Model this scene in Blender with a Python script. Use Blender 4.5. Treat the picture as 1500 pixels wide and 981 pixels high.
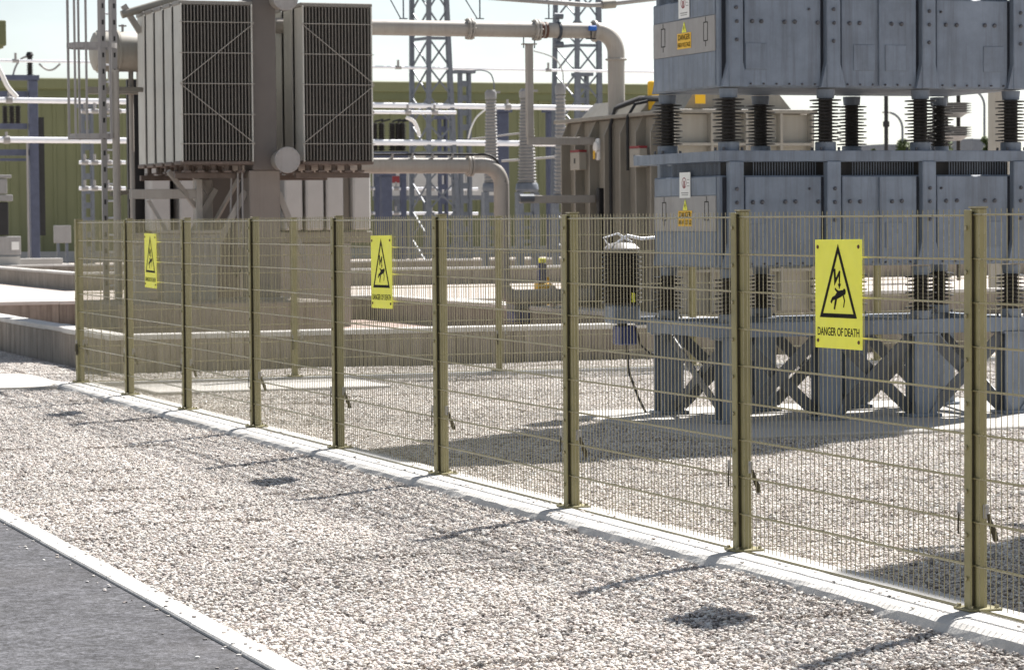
import bpy, bmesh, math, random
from mathutils import Vector, Matrix
random.seed(7)
R = random.random
def U_(a, b): return a + (b - a) * R()
scene = bpy.context.scene
for o in list(bpy.data.objects): bpy.data.objects.remove(o)
COL = scene.collection

# ------------------------------------------------------------------ site frame
# u runs to the right along the compound's rear fence, v runs away along the front fence, z up
TH = 0.35377
OX, OY = -4.899, 31.778
CU = (math.cos(TH), math.sin(TH)); CV = (-math.sin(TH), math.cos(TH))
def W(u, v, z=0.0): return Vector((OX + u*CU[0] + v*CV[0], OY + u*CU[1] + v*CV[1], z))

# ------------------------------------------------------------------ camera
F, PIT, ROL, CZ = 4123.0, 0.041139, 0.008375, 1.884
cam = bpy.data.cameras.new('camera'); camo = bpy.data.objects.new('camera', cam); COL.objects.link(camo)
up0 = Vector((0, math.sin(PIT), math.cos(PIT))); fw = Vector((0, math.cos(PIT), -math.sin(PIT))); r0 = Vector((1, 0, 0))
cr, sr = math.cos(ROL), math.sin(ROL)
rt = r0*cr - up0*sr; up = r0*sr + up0*cr
m = Matrix((rt, up, -fw)).transposed().to_4x4(); m.translation = (0, 0, CZ)
camo.matrix_world = m
cam.sensor_width = 36; cam.lens = F/1500*36; cam.clip_end = 5000; cam.clip_start = .5
cam.dof.use_dof = True; cam.dof.focus_distance = 15.5; cam.dof.aperture_fstop = 10
scene.camera = camo
def ray(px, py):                     # viewing direction through a pixel of the 1500 px wide photograph
    x, y = px-750, 490.5-py
    a, b = (x*cr + y*sr)/F, (-x*sr + y*cr)/F
    return r0*a + up0*b + fw
def onv(px, py, v):                  # where that sight line crosses the plane v = const
    d = ray(px, py); n = Vector((CV[0], CV[1], 0))
    t = (v + OX*CV[0] + OY*CV[1]) / d.dot(n); p = d*t
    return ((p.x-OX)*CU[0] + (p.y-OY)*CU[1], v, p.z + CZ)
def onu(px, py, u):
    d = ray(px, py); n = Vector((CU[0], CU[1], 0))
    t = (u + OX*CU[0] + OY*CU[1]) / d.dot(n); p = d*t
    return (u, (p.x-OX)*CV[0] + (p.y-OY)*CV[1], p.z + CZ)

# ------------------------------------------------------------------ light
EL = math.radians(49.3); su, sv = .82, .57
sx, sy = su*CU[0] + sv*CV[0], su*CU[1] + sv*CV[1]; n_ = math.hypot(sx, sy); sx, sy = sx/n_, sy/n_
world = bpy.data.worlds.new('World'); scene.world = world; world.use_nodes = True
nt = world.node_tree; bg = nt.nodes['Background']
sky = nt.nodes.new('ShaderNodeTexSky'); sky.sky_type = 'NISHITA'; sky.sun_disc = False
sky.sun_elevation = EL; sky.sun_rotation = math.atan2(sx, sy)
sky.air_density = 1.0; sky.dust_density = 0.25; sky.ozone_density = 1.5
hs = nt.nodes.new('ShaderNodeHueSaturation'); hs.inputs['Saturation'].default_value = .5      # thin bright overcast veil
tcw = nt.nodes.new('ShaderNodeTexCoord'); mpw = nt.nodes.new('ShaderNodeMapping'); mpw.inputs['Scale'].default_value = (1, 1, 2.6)
cn = nt.nodes.new('ShaderNodeTexNoise'); cn.inputs['Scale'].default_value = 4.5; cn.inputs['Detail'].default_value = 6; cn.inputs['Roughness'].default_value = .55
crp = nt.nodes.new('ShaderNodeMapRange'); crp.inputs[1].default_value = .36; crp.inputs[2].default_value = .64; crp.inputs[3].default_value = .80; crp.inputs[4].default_value = 1.08
nt.links.new(tcw.outputs['Generated'], mpw.inputs[0]); nt.links.new(mpw.outputs[0], cn.inputs['Vector']); nt.links.new(cn.outputs['Fac'], crp.inputs[0])
nt.links.new(sky.outputs[0], hs.inputs['Color']); nt.links.new(crp.outputs[0], hs.inputs['Value']); nt.links.new(hs.outputs[0], bg.inputs[0]); bg.inputs[1].default_value = 0.055
sun = bpy.data.lights.new('sun', 'SUN'); suno = bpy.data.objects.new('sun', sun); COL.objects.link(suno)
sun.energy = 5.0; sun.angle = math.radians(1.2); sun.color = (1, .955, .90)
suno.rotation_euler = Vector((sx*math.cos(EL), sy*math.cos(EL), math.sin(EL))).to_track_quat('Z', 'Y').to_euler()
scene.view_settings.view_transform = 'Standard'; scene.view_settings.look = 'None'
scene.view_settings.exposure = 1.27; scene.view_settings.gamma = 1

# ------------------------------------------------------------------ materials
def mat(name, col, rough=.6, metal=0., var=.12, scale=3., streak=0., dirt=(.08, .065, .05), bump=0., bscale=60., fine=0., fscale=150., spec=.4, world_co=False, low=0., fine2=0., f2scale=25., objvar=0.):
    m = bpy.data.materials.new(name); m.use_nodes = True
    t = m.node_tree; N = t.nodes; L = t.links; b = N['Principled BSDF']
    b.inputs['Roughness'].default_value = rough; b.inputs['Metallic'].default_value = metal
    b.inputs['Specular IOR Level'].default_value = spec
    if world_co:
        co = N.new('ShaderNodeNewGeometry').outputs['Position']
    else:
        tc = N.new('ShaderNodeTexCoord'); oi = N.new('ShaderNodeObjectInfo')
        ml = N.new('ShaderNodeMath'); ml.operation = 'MULTIPLY'; ml.inputs[1].default_value = 37.
        L.new(oi.outputs['Random'], ml.inputs[0])
        ad = N.new('ShaderNodeVectorMath'); L.new(tc.outputs['Object'], ad.inputs[0]); L.new(ml.outputs[0], ad.inputs[1])
        co = ad.outputs[0]
    base = N.new('ShaderNodeRGB'); base.outputs[0].default_value = (*col, 1); c = base.outputs[0]
    def noise(sc, det=4, vec=co, ro=.6):
        n = N.new('ShaderNodeTexNoise'); n.inputs['Scale'].default_value = sc; n.inputs['Detail'].default_value = det
        n.inputs['Roughness'].default_value = ro; L.new(vec, n.inputs['Vector']); return n.outputs['Fac']
    def ramp(f, a, bb, lo, hi):
        r = N.new('ShaderNodeMapRange'); r.inputs[1].default_value = a; r.inputs[2].default_value = bb
        r.inputs[3].default_value = lo; r.inputs[4].default_value = hi; L.new(f, r.inputs[0]); return r.outputs[0]
    def mul(c, f):
        x = N.new('ShaderNodeVectorMath'); x.operation = 'SCALE'; L.new(c, x.inputs[0]); L.new(f, x.inputs['Scale']); return x.outputs[0]
    def mix(c, d, f):
        x = N.new('ShaderNodeMix'); x.data_type = 'RGBA'; L.new(f, x.inputs[0]); L.new(c, x.inputs[6]); x.inputs[7].default_value = (*d, 1); return x.outputs[2]
    if var: c = mul(c, ramp(noise(scale), .3, .7, 1-var, 1+var))
    if fine: c = mul(c, ramp(noise(fscale, 2), .3, .7, 1-fine, 1+fine))
    if objvar and not world_co: c = mul(c, ramp(oi.outputs['Random'], 0, 1, 1-objvar, 1+objvar))
    if fine2: c = mul(c, ramp(noise(f2scale, 3, co, .75), .32, .68, 1-fine2, 1+fine2))
    if streak:
        mp = N.new('ShaderNodeMapping'); mp.inputs['Scale'].default_value = (9, 9, .45); L.new(co, mp.inputs[0])
        c = mix(c, dirt, ramp(noise(1.3, 5, mp.outputs[0], .72), .46, .68, 0, streak))
    if low:
        c = mix(c, dirt, ramp(noise(scale*.35, 6, co, .7), .52, .75, 0, low))
    L.new(c, b.inputs['Base Color'])
    if var: L.new(ramp(noise(scale*2.3), .3, .7, max(0, rough-.08), min(1, rough+.12)), b.inputs['Roughness'])
    if bump:
        bn = N.new('ShaderNodeBump'); bn.inputs['Strength'].default_value = bump; bn.inputs['Distance'].default_value = .01
        L.new(noise(bscale, 3), bn.inputs['Height']); L.new(bn.outputs[0], b.inputs['Normal'])
    return m
M = dict(
    olive=mat('olive_paint', (.245, .220, .105), .48, var=.12, scale=6, streak=.3, dirt=(.16, .138, .075), bump=.05),
    wire=mat('olive_wire', (.215, .19, .098), .27, var=.08, spec=.85),
    yellow=mat('sign_yellow', (.90, .89, .09), .5, var=.03, scale=5, streak=.06, dirt=(.4, .36, .1)),
    steelbolt=mat('steel_bolt', (.10, .10, .11), .45, metal=.3, var=.3, scale=40),
    pedestal=mat('pedestal_paint', (.215, .19, .168), .6, var=.08, scale=2, streak=.25, dirt=(.13, .105, .085)),
    brace=mat('shaded_brace_steel', (.095, .105, .122), .55, var=.15, streak=.4, dirt=(.06, .058, .06)),  # braces darker than the legs, their unlit depth put into the colour
    groove_shade=mat('dark_groove_shade', (.02, .023, .032), .6),  # near-black tone for the shadow bands beside the stiffeners
    gap=mat('gap_shade_and_strap', (.045, .037, .02), .7),  # dark olive: painted shade of the clamp gap, also the earth straps
    black=mat('black_print', (.010, .009, .008), .7, var=.1, spec=.15),
    steel=mat('blue_grey_steel', (.182, .216, .268), .55, var=.14, scale=2.5, streak=.6, dirt=(.10, .11, .13), bump=.1, bscale=25, fine2=.06, f2scale=9, low=.35),
    steelgrey=mat('pale_grey_steel', (.30, .292, .287), .5, var=.07, scale=3, streak=.3, dirt=(.2, .18, .16)),
    galv=mat('galvanised_steel', (.135, .152, .178), .5, metal=.15, var=.15, scale=6, streak=.2, dirt=(.1, .11, .13)),
    bluesteel=mat('blue_painted_steel', (.07, .082, .128), .5, var=.15, scale=4),
    porc=mat('brown_porcelain', (.013, .010, .009), .38, var=.2, scale=9, spec=.35),
    greyporc=mat('grey_porcelain', (.235, .232, .228), .4, var=.1, scale=9),
    beige=mat('beige_grey_paint', (.335, .315, .285), .5, var=.08, scale=2.2, streak=.22, dirt=(.17, .135, .105)),
    rad=mat('radiator_paint', (.20, .19, .172), .45, var=.08, scale=2, streak=.2, dirt=(.17, .14, .115)),
    plate=mat('lit_plate_paint', (.50, .50, .46), .5, var=.06, scale=2, streak=.15, dirt=(.25, .22, .18)),  # lighter copy of the radiator paint, sky and ground light in the colour
    bank_shade=mat('bank_shade_paint', (.12, .108, .1), .6, var=.08, scale=2),  # darkened to stand for the shade between the radiator banks
    raddark=mat('radiator_header', (.125, .098, .084), .6, var=.2, scale=6, streak=.4),
    cream=mat('lit_tank_paint', (.32, .305, .265), .5, var=.07, scale=2, streak=.22, dirt=(.2, .16, .12)),
    tank=mat('tank_paint', (.255, .24, .205), .5, var=.1, scale=2, streak=.25, dirt=(.1, .085, .07)),
    pale=mat('pale_panel', (.46, .46, .445), .5, var=.06, streak=.1, dirt=(.4, .38, .35)),
    alu=mat('aluminium_tube', (.80, .82, .86), .38, metal=.0, var=.06, spec=.7),
    white=mat('white_paint', (.75, .75, .73), .5, var=.05),
    red=mat('red_paint', (.22, .03, .035), .5),
    blue=mat('blue_paint', (.02, .13, .5), .4),
    navy=mat('navy_paint', (.035, .05, .15), .45),
    amber=mat('amber_paint', (.78, .46, .02), .5, var=.05),
    rust=mat('brown_coupling', (.10, .045, .03), .6, var=.3, scale=20),
    rubber=mat('black_rubber', (.014, .014, .015), .5, var=.2),
    green=mat('green_cladding', (.172, .182, .09), .5, objvar=.05, var=.08, scale=.4, streak=.2, dirt=(.12, .13, .06)),
    greendark=mat('green_eaves', (.125, .14, .065), .5, var=.1, scale=.4),
    kerb=mat('kerb_concrete', (.50, .49, .47), .85, var=.1, scale=2.2, fine=.08, fine2=.06, f2scale=14, low=.65, dirt=(.33, .31, .28), bump=.35, bscale=70),
    slab=mat('slab_concrete', (.43, .415, .39), .85, var=.09, scale=1.5, fine=.06, low=.4, dirt=(.4, .38, .35), bump=.25, bscale=50),
    bund=mat('bund_concrete', (.275, .245, .21), .85, var=.16, scale=1.1, fine=.06, streak=.85, dirt=(.13, .105, .085), bump=.4, bscale=18, low=.3, fine2=.08, f2scale=6, objvar=.10),
    coping=mat('coping_concrete', (.55, .535, .51), .85, var=.1, scale=3, low=.4, dirt=(.4, .37, .33), bump=.2),
    asphalt=mat('asphalt', (.058, .0585, .066), .85, var=.16, scale=1.6, fine=.6, fscale=48, fine2=.7, f2scale=17, bump=1.0, bscale=70, world_co=True, low=.4, dirt=(.075, .07, .072)),
    ground=mat('gravel_ground', (.40, .355, .32), .95, var=.12, scale=.35, fine=.4, fscale=38, bump=.8, bscale=45, world_co=True),
    bark=mat('bark', (.08, .06, .045), .9), leaf=mat('leaf_green', (.07, .10, .03), .7, var=.3, scale=1.5),
    glassy=mat('dark_window', (.02, .022, .025), .15, var=0),
)
def stone_mat():
    m = bpy.data.materials.new('gravel_stone'); m.use_nodes = True; t = m.node_tree; N = t.nodes; L = t.links; b = N['Principled BSDF']
    g = N.new('ShaderNodeNewGeometry'); r = N.new('ShaderNodeValToRGB'); e = r.color_ramp
    cs = [(0, (0.132, 0.125, 0.123)), (.09, (0.286, 0.268, 0.257)), (.2, (0.473, 0.416, 0.386)), (.36, (0.605, 0.553, 0.491)), (.52, (0.550, 0.524, 0.503)), (.66, (0.693, 0.667, 0.620)), (.78, (0.528, 0.467, 0.439)), (.9, (0.814, 0.809, 0.772)), (1, (0.396, 0.388, 0.386))]
    e.elements[0].position = 0; e.elements[0].color = (*cs[0][1], 1); e.elements[1].position = 1; e.elements[1].color = (*cs[-1][1], 1)
    for p, c in cs[1:-1]:
        x = e.elements.new(p); x.color = (*c, 1)
    L.new(g.outputs['Random Per Island'], r.inputs[0])
    n = N.new('ShaderNodeTexNoise'); n.inputs['Scale'].default_value = .55; n.inputs['Detail'].default_value = 5; L.new(g.outputs['Position'], n.inputs['Vector'])
    q = N.new('ShaderNodeMapRange'); q.inputs[1].default_value = .3; q.inputs[2].default_value = .7; q.inputs[3].default_value = .76; q.inputs[4].default_value = 1.08; L.new(n.outputs['Fac'], q.inputs[0])
    n2 = N.new('ShaderNodeTexNoise'); n2.inputs['Scale'].default_value = 130; L.new(g.outputs['Position'], n2.inputs['Vector'])
    q2 = N.new('ShaderNodeMapRange'); q2.inputs[1].default_value = .3; q2.inputs[2].default_value = .7; q2.inputs[3].default_value = .82; q2.inputs[4].default_value = 1.15; L.new(n2.outputs['Fac'], q2.inputs[0])
    mm = N.new('ShaderNodeMath'); mm.operation = 'MULTIPLY'; L.new(q.outputs[0], mm.inputs[0]); L.new(q2.outputs[0], mm.inputs[1])
    s = N.new('ShaderNodeVectorMath'); s.operation = 'SCALE'; L.new(r.outputs[0], s.inputs[0]); L.new(mm.outputs[0], s.inputs['Scale'])
    L.new(s.outputs[0], b.inputs['Base Color']); b.inputs['Roughness'].default_value = .85; b.inputs['Specular IOR Level'].default_value = .25
    return m
M['stone'] = stone_mat()

# ------------------------------------------------------------------ mesh helpers
class MB:
    def __init__(s): s.v = []; s.f = []
    def add(s, vs, fs):
        n = len(s.v); s.v += [tuple(p) for p in vs]; s.f += [tuple(i+n for i in f) for f in fs]; return s
    def box(s, x0, x1, y0, y1, z0, z1, c=0.):
        if c <= 0:
            return s.add([(x, y, z) for z in (z0, z1) for y in (y0, y1) for x in (x0, x1)],
                         [(0, 2, 3, 1), (4, 5, 7, 6), (0, 1, 5, 4), (2, 6, 7, 3), (0, 4, 6, 2), (1, 3, 7, 5)])
        vs = []; idx = {}
        for i, (x, dx) in enumerate(((x0, 1), (x1, -1))):
            for j, (y, dy) in enumerate(((y0, 1), (y1, -1))):
                for k, (z, dz) in enumerate(((z0, 1), (z1, -1))):
                    idx[i, j, k] = len(vs)
                    vs += [(x, y+dy*c, z+dz*c), (x+dx*c, y, z+dz*c), (x+dx*c, y+dy*c, z)]
        fs = []
        for i in (0, 1):
            q = [idx[i, 0, 0], idx[i, 1, 0], idx[i, 1, 1], idx[i, 0, 1]]; fs.append(tuple(q if i else q[::-1]))
            q = [idx[0, i, 0]+1, idx[0, i, 1]+1, idx[1, i, 1]+1, idx[1, i, 0]+1]; fs.append(tuple(q if i else q[::-1]))
            q = [idx[0, 0, i]+2, idx[1, 0, i]+2, idx[1, 1, i]+2, idx[0, 1, i]+2]; fs.append(tuple(q if i else q[::-1]))
        for a in (0, 1):
            for b in (0, 1):
                fs.append((idx[0, a, b]+1, idx[1, a, b]+1, idx[1, a, b]+2, idx[0, a, b]+2))
                fs.append((idx[a, 0, b]+0, idx[a, 1, b]+0, idx[a, 1, b]+2, idx[a, 0, b]+2))
                fs.append((idx[a, b, 0]+0, idx[a, b, 1]+0, idx[a, b, 1]+1, idx[a, b, 0]+1))
        for i in (0, 1):
            for j in (0, 1):
                for k in (0, 1): n = idx[i, j, k]; fs.append((n, n+1, n+2))
        return s.add(vs, fs)
    def tube(s, pts, r, n=10, caps=True):
        P = [Vector(p) for p in pts]; rs = r if isinstance(r, (list, tuple)) else [r]*len(P)
        t0 = (P[1]-P[0]).normalized(); a = t0.orthogonal().normalized(); rings = []; base = len(s.v); prev = t0
        for i, p in enumerate(P):
            t = ((P[min(i+1, len(P)-1)] - P[max(i-1, 0)])).normalized()
            a = prev.rotation_difference(t) @ a; prev = t; b = t.cross(a)
            for k in range(n):
                w = 2*math.pi*k/n; s.v.append(tuple(p + (a*math.cos(w) + b*math.sin(w))*rs[i]))
        for i in range(len(P)-1):
            for k in range(n):
                q = (k+1) % n; s.f.append((base+i*n+k, base+i*n+q, base+(i+1)*n+q, base+(i+1)*n+k))
        if caps:
            s.f.append(tuple(base+k for k in range(n))[::-1]); s.f.append(tuple(base+(len(P)-1)*n+k for k in range(n)))
        return s
    def bar(s, p, q, w, h, upv=(0, 0, 1)):     # rectangular bar from p to q
        p, q = Vector(p), Vector(q); t = (q-p).normalized(); u = Vector(upv)
        if abs(t.dot(u)) > .99: u = Vector((0, 1, 0))
        a = t.cross(u).normalized()*w/2; b = a.cross(t).normalized()*h/2
        vs = [e+x*a+y*b for e in (p, q) for x, y in ((-1, -1), (1, -1), (1, 1), (-1, 1))]
        return s.add(vs, [(0, 1, 2, 3), (7, 6, 5, 4), (0, 4, 5, 1), (1, 5, 6, 2), (2, 6, 7, 3), (3, 7, 4, 0)])
    def lathe(s, prof, n=20, c=(0, 0, 0), axis='z'):
        base = len(s.v)
        for r, z in prof:
            for k in range(n):
                w = 2*math.pi*k/n; x, y = r*math.cos(w), r*math.sin(w)
                p = (x, y, z) if axis == 'z' else ((z, x, y) if axis == 'x' else (y, z, x))
                s.v.append((c[0]+p[0], c[1]+p[1], c[2]+p[2]))
        for i in range(len(prof)-1):
            for k in range(n):
                q = (k+1) % n; s.f.append((base+i*n+k, base+i*n+q, base+(i+1)*n+q, base+(i+1)*n+k))
        s.f.append(tuple(base+k for k in range(n))[::-1]); s.f.append(tuple(base+(len(prof)-1)*n+k for k in range(n)))
        return s
    def prism(s, poly, h0, h1, fn):            # polygon (a,b) extruded from h0 to h1, mapped by fn(a,b,h)
        n = len(poly); vs = [fn(a, b, h) for h in (h0, h1) for a, b in poly]
        return s.add(vs, [tuple(range(n))[::-1], tuple(range(n, 2*n))] + [(i, (i+1) % n, n+(i+1) % n, n+i) for i in range(n)])
    def mesh(s, name, material, smooth=False):
        me = bpy.data.meshes.new(name); me.from_pydata(s.v, [], s.f)
        bm = bmesh.new(); bm.from_mesh(me); bmesh.ops.recalc_face_normals(bm, faces=bm.faces); bm.to_mesh(me); bm.free()
        me.materials.append(M[material] if isinstance(material, str) else material)
        if smooth:
            try: me.shade_smooth()
            except Exception: pass
            me.set_sharp_from_angle(angle=math.radians(38))
        me.update(); return me
def obj(name, data, parent=None, kind=None, label=None):
    o = bpy.data.objects.new(name, data); COL.objects.link(o)
    if parent: o.parent = parent
    if kind: o['kind'] = kind
    if label: o['label'] = label
    return o
def part(parent, name, mb, material, smooth=False, kind=None, loc=None, label=None):
    o = obj(name, mb.mesh(name, material, smooth) if isinstance(mb, MB) else mb, parent, kind, label)
    if loc: o.location = loc
    return o
def place(o, u, v, z=0., rot=0.):
    o.location = W(u, v, z); o.rotation_euler = (0, 0, TH+rot); return o
def tag(o, label, cat, group=None):
    o['label'] = label; o['category'] = cat
    if group: o['group'] = group
    return o
def thing(name, label, cat, u, v, z=0., rot=0., group=None):
    o = bpy.data.objects.new(name, None); COL.objects.link(o); o.empty_display_size = .2
    place(o, u, v, z, rot); return tag(o, label, cat, group)
def solo(name, label, cat, mb, material, u, v, z=0., rot=0., group=None, smooth=False):
    o = obj(name, mb.mesh(name, material, smooth)); place(o, u, v, z, rot); return tag(o, label, cat, group)
def struct(name, mb, material, u=0, v=0, z=0):
    o = obj(name, mb.mesh(name, material), None, 'structure'); return place(o, u, v, z)
def copy_tree(o, parent=None):
    c = o.copy(); COL.objects.link(c); c.parent = parent
    for ch in o.children: copy_tree(ch, c)
    return c
def arc(c, r, a0, a1, ax, ay, n=10):
    c = Vector(c); ax, ay = Vector(ax), Vector(ay)
    return [c + ax*r*math.cos(math.radians(a0+(a1-a0)*i/n)) + ay*r*math.sin(math.radians(a0+(a1-a0)*i/n)) for i in range(n+1)]
def sag(p, q, d, n=10):
    p, q = Vector(p), Vector(q)
    return [p.lerp(q, i/n) - Vector((0, 0, d*4*(i/n)*(1-i/n))) for i in range(n+1)]

# ------------------------------------------------------------------ ground, road, slabs
mb = MB(); S = 1500
mb.add([(-S, -S, 0), (S, -S, 0), (S, S, 0), (-S, S, 0)], [(0, 1, 2, 3)])
g = obj('ground', mb.mesh('ground', 'ground'), None, 'structure'); g.location = (0, 0, -.004)
mb = MB(); mb.add([(-10.5, -45, 0), (-3.34, -45, 0), (-3.34, 120, 0), (-10.5, 120, 0)], [(0, 1, 2, 3)])
struct('road', mb, 'asphalt', 0, 0, .028)

edge = thing('edging_kerb', 'pale concrete edging strip between the dark asphalt road and the gravel', 'kerb', -3.29, -45)
ks = MB().box(-.065, .065, -.4555, .4555, -.15, .046, .008).mesh('kerb_stone', 'kerb')
for i in range(96):
    o = obj('kerb_stone', ks, edge); o.location = (U_(-.003, .003), i*.915, U_(-.003, .002))

def fence_kerb():
    t = thing('fence_kerb', 'long white concrete strip under the olive mesh fence', 'kerb', 0, 0)
    mb = MB(); n = 300; prof = [(-.30, -.02), (-.285, .03), (-.262, .062), (-.235, .076), (-.2, .08), (.16, .08), (.18, .07), (.185, -.02)]
    k = len(prof)
    wob = [0.]
    for i in range(n+1): wob.append(wob[-1]*.8 + U_(-.004, .004))
    for i in range(n+1):
        y = .18 - 34.*i/n; j = wob[i]
        for a, (x, z) in enumerate(prof):
            e = (j + U_(-.004, .004)) if a < 3 else 0
            mb.v.append((x + e, y, z + (U_(-.007, .003) if a in (1, 2) else U_(-.0015, .001))))
    for i in range(n):
        for a in range(k-1): mb.f.append((i*k+a, i*k+a+1, (i+1)*k+a+1, (i+1)*k+a))
    mb.f.append(tuple(range(k))); mb.f.append(tuple(n*k+a for a in range(k))[::-1])
    part(t, 'concrete_strip', mb, 'kerb')
    part(t, 'return_strip', MB().box(.187, 14, -.12, .18, -.02, .08, .012), 'kerb')
fence_kerb()
mb = MB().prism([(-4.2, -.35), (-.32, -.35), (-.32, .05), (-.12, .22), (-.14, 2.3), (-.5, 2.62), (-4.2, 2.62)], -.1, .066, lambda a, b, h: (a, b, h))
solo('concrete_slab', 'pale concrete slab on the gravel left of the fence corner', 'slab', mb, 'slab', 0, 0)
solo('concrete_slab', 'pale concrete slab lying inside the fence behind its first panels', 'slab', MB().box(.45, 3.1, -1.9, -.35, -.1, .062, .01), 'slab', 0, 0)
pads = [(3.15, 7.7, -10.3, -6.75, 'pale concrete pad under the grey equipment stack'), (3.15, 7.7, -18.8, -15.25, 'pale concrete pad at the right edge nearest the camera')]
for a, b, c, d, l in pads: solo('concrete_pad', l, 'slab', MB().box(a, b, c, d, -.1, .064, .012), 'slab', 0, 0, group='pads under the stacks')

# ------------------------------------------------------------------ gravel stones
def gravel():
    bmb = MB()
    ico = bmesh.new(); bmesh.ops.create_icosphere(ico, subdivisions=1, radius=1.)
    iv = [v.co.copy() for v in ico.verts]; jf = [tuple(v.index for v in f.verts) for f in ico.faces]; ico.free()
    T = .75; kinds = []
    for var in range(3):
        n0 = len(bmb.v)
        for k in range(2900):
            s = U_(.0055, .0122) * (1.35 if R() < .1 else 1)
            rot = Matrix.Rotation(U_(0, 6.28), 3, 'Z') @ Matrix.Rotation(U_(-.4, .4), 3, 'X') @ Matrix.Rotation(U_(-.4, .4), 3, 'Y')
            sc = (s*U_(.95, 1.5), s*U_(.75, 1.1), s*U_(.42, .7)); c = Vector((U_(-T/2, T/2), U_(-T/2, T/2), U_(.008, .036)))
            bmb.add([c + rot @ Vector((p.x*sc[0]*U_(.8, 1.15), p.y*sc[1]*U_(.8, 1.15), p.z*sc[2]*U_(.8, 1.15))) for p in iv], jf)
        kinds += [var]*(len(bmb.v)-n0)
    spots = []
    def fill(u0, u1, v0, v1, skip=None):
        nu = max(1, round((u1-u0)/T)); nv = max(1, round((v1-v0)/T)); du, dv = (u1-u0)/nu, (v1-v0)/nv
        for i in range(nu):
            for j in range(nv):
                u, v = u0+(i+.5)*du, v0+(j+.5)*dv
                if skip and skip(u, v): continue
                spots.append((u, v))
    fill(-3.22, -.28, -25, -.35); fill(-3.22, .75, 2.65, 12); fill(-.25, .85, .25, 2.7)
    inpad = lambda u, v: any(a+.45 < u < b-.45 and c+.45 < v < d-.45 for a, b, c, d, l in pads)
    fill(.2, 8.9, -22, -.15, inpad); fill(.85, 12, .25, 2.6); fill(8.9, 16, -8, -.15)
    n0 = len(bmb.v)
    for u, v in spots: bmb.v.append((u, v, U_(-.009, .006)))
    me = bpy.data.meshes.new('gravel'); me.from_pydata(bmb.v, [], bmb.f)
    me.materials.append(M['stone'])
    a = me.attributes.new('variant', 'INT', 'POINT'); a.data.foreach_set('value', kinds + [9]*len(spots))
    a = me.attributes.new('pick', 'INT', 'POINT'); a.data.foreach_set('value', [0]*n0 + [random.randrange(3) for _ in spots])
    a = me.attributes.new('turn', 'FLOAT_VECTOR', 'POINT'); a.data.foreach_set('vector', [0.]*(3*n0) + [x for _ in spots for x in (U_(-.022, .022), U_(-.022, .022), random.randrange(4)*math.pi/2)])
    o = obj('gravel', me, None, 'stuff'); place(o, 0, 0, 0)
    ng = bpy.data.node_groups.new('scatter_stones', 'GeometryNodeTree')
    ng.interface.new_socket('Geometry', in_out='INPUT', socket_type='NodeSocketGeometry'); ng.interface.new_socket('Geometry', in_out='OUTPUT', socket_type='NodeSocketGeometry')
    N, L = ng.nodes, ng.links; gi = N.new('NodeGroupInput'); go = N.new('NodeGroupOutput')
    def attr(nm, ty):
        x = N.new('GeometryNodeInputNamedAttribute'); x.data_type = ty; x.inputs['Name'].default_value = nm
        return [s for s in x.outputs if s.enabled and s.name == 'Attribute'][0]
    va = attr('variant', 'INT')
    def only(k):
        c = N.new('FunctionNodeCompare'); c.data_type = 'INT'; c.operation = 'EQUAL'
        L.new(va, [s for s in c.inputs if s.enabled][0]); [s for s in c.inputs if s.enabled][1].default_value = k
        s = N.new('GeometryNodeSeparateGeometry'); s.domain = 'POINT'; L.new(gi.outputs[0], s.inputs[0]); L.new(c.outputs[0], s.inputs[1]); return s.outputs[0]
    ti = N.new('GeometryNodeGeometryToInstance')
    for k in (2, 1, 0): L.new(only(k), ti.inputs[0])
    mp = N.new('GeometryNodeMeshToPoints'); L.new(only(9), mp.inputs[0])
    ip = N.new('GeometryNodeInstanceOnPoints'); ip.inputs['Pick Instance'].default_value = True
    L.new(mp.outputs[0], ip.inputs['Points']); L.new(ti.outputs[0], ip.inputs['Instance']); L.new(attr('pick', 'INT'), ip.inputs['Instance Index'])
    e = N.new('FunctionNodeEulerToRotation'); L.new(attr('turn', 'FLOAT_VECTOR'), e.inputs[0]); L.new(e.outputs[0], ip.inputs['Rotation'])
    L.new(ip.outputs[0], go.inputs[0])
    md = o.modifiers.new('scatter', 'NODES'); md.node_group = ng
gravel()
def spilled():
    b = MB(); ico = bmesh.new(); bmesh.ops.create_icosphere(ico, subdivisions=1, radius=1.)
    iv = [v.co.copy() for v in ico.verts]; jf = [tuple(v.index for v in f.verts) for f in ico.faces]; ico.free()
    def stone(u, v, z):
        s = U_(.005, .012); rot = Matrix.Rotation(U_(0, 6.3), 3, 'Z'); h = s*.5
        b.add([Vector((u, v, z+h*.8)) + rot @ Vector((p.x*s*1.3, p.y*s*.9, p.z*h)) for p in iv], jf)
    for _ in range(260): stone(-.03 - abs(random.gauss(0, .09)), U_(-24, 0), .0795) if R() < .5 else stone(U_(-.22, .15), U_(-24, 0), .0795)
    for _ in range(70): stone(-3.29 + U_(-.05, .06), U_(-24, -5), .046)
    for _ in range(90): stone(-3.36 - abs(random.gauss(0, .10)), U_(-24, -8), .028)
    o = obj('spilled_gravel', b.mesh('spilled_gravel', 'stone'), None, 'stuff'); place(o, 0, 0, 0)
spilled()

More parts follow.
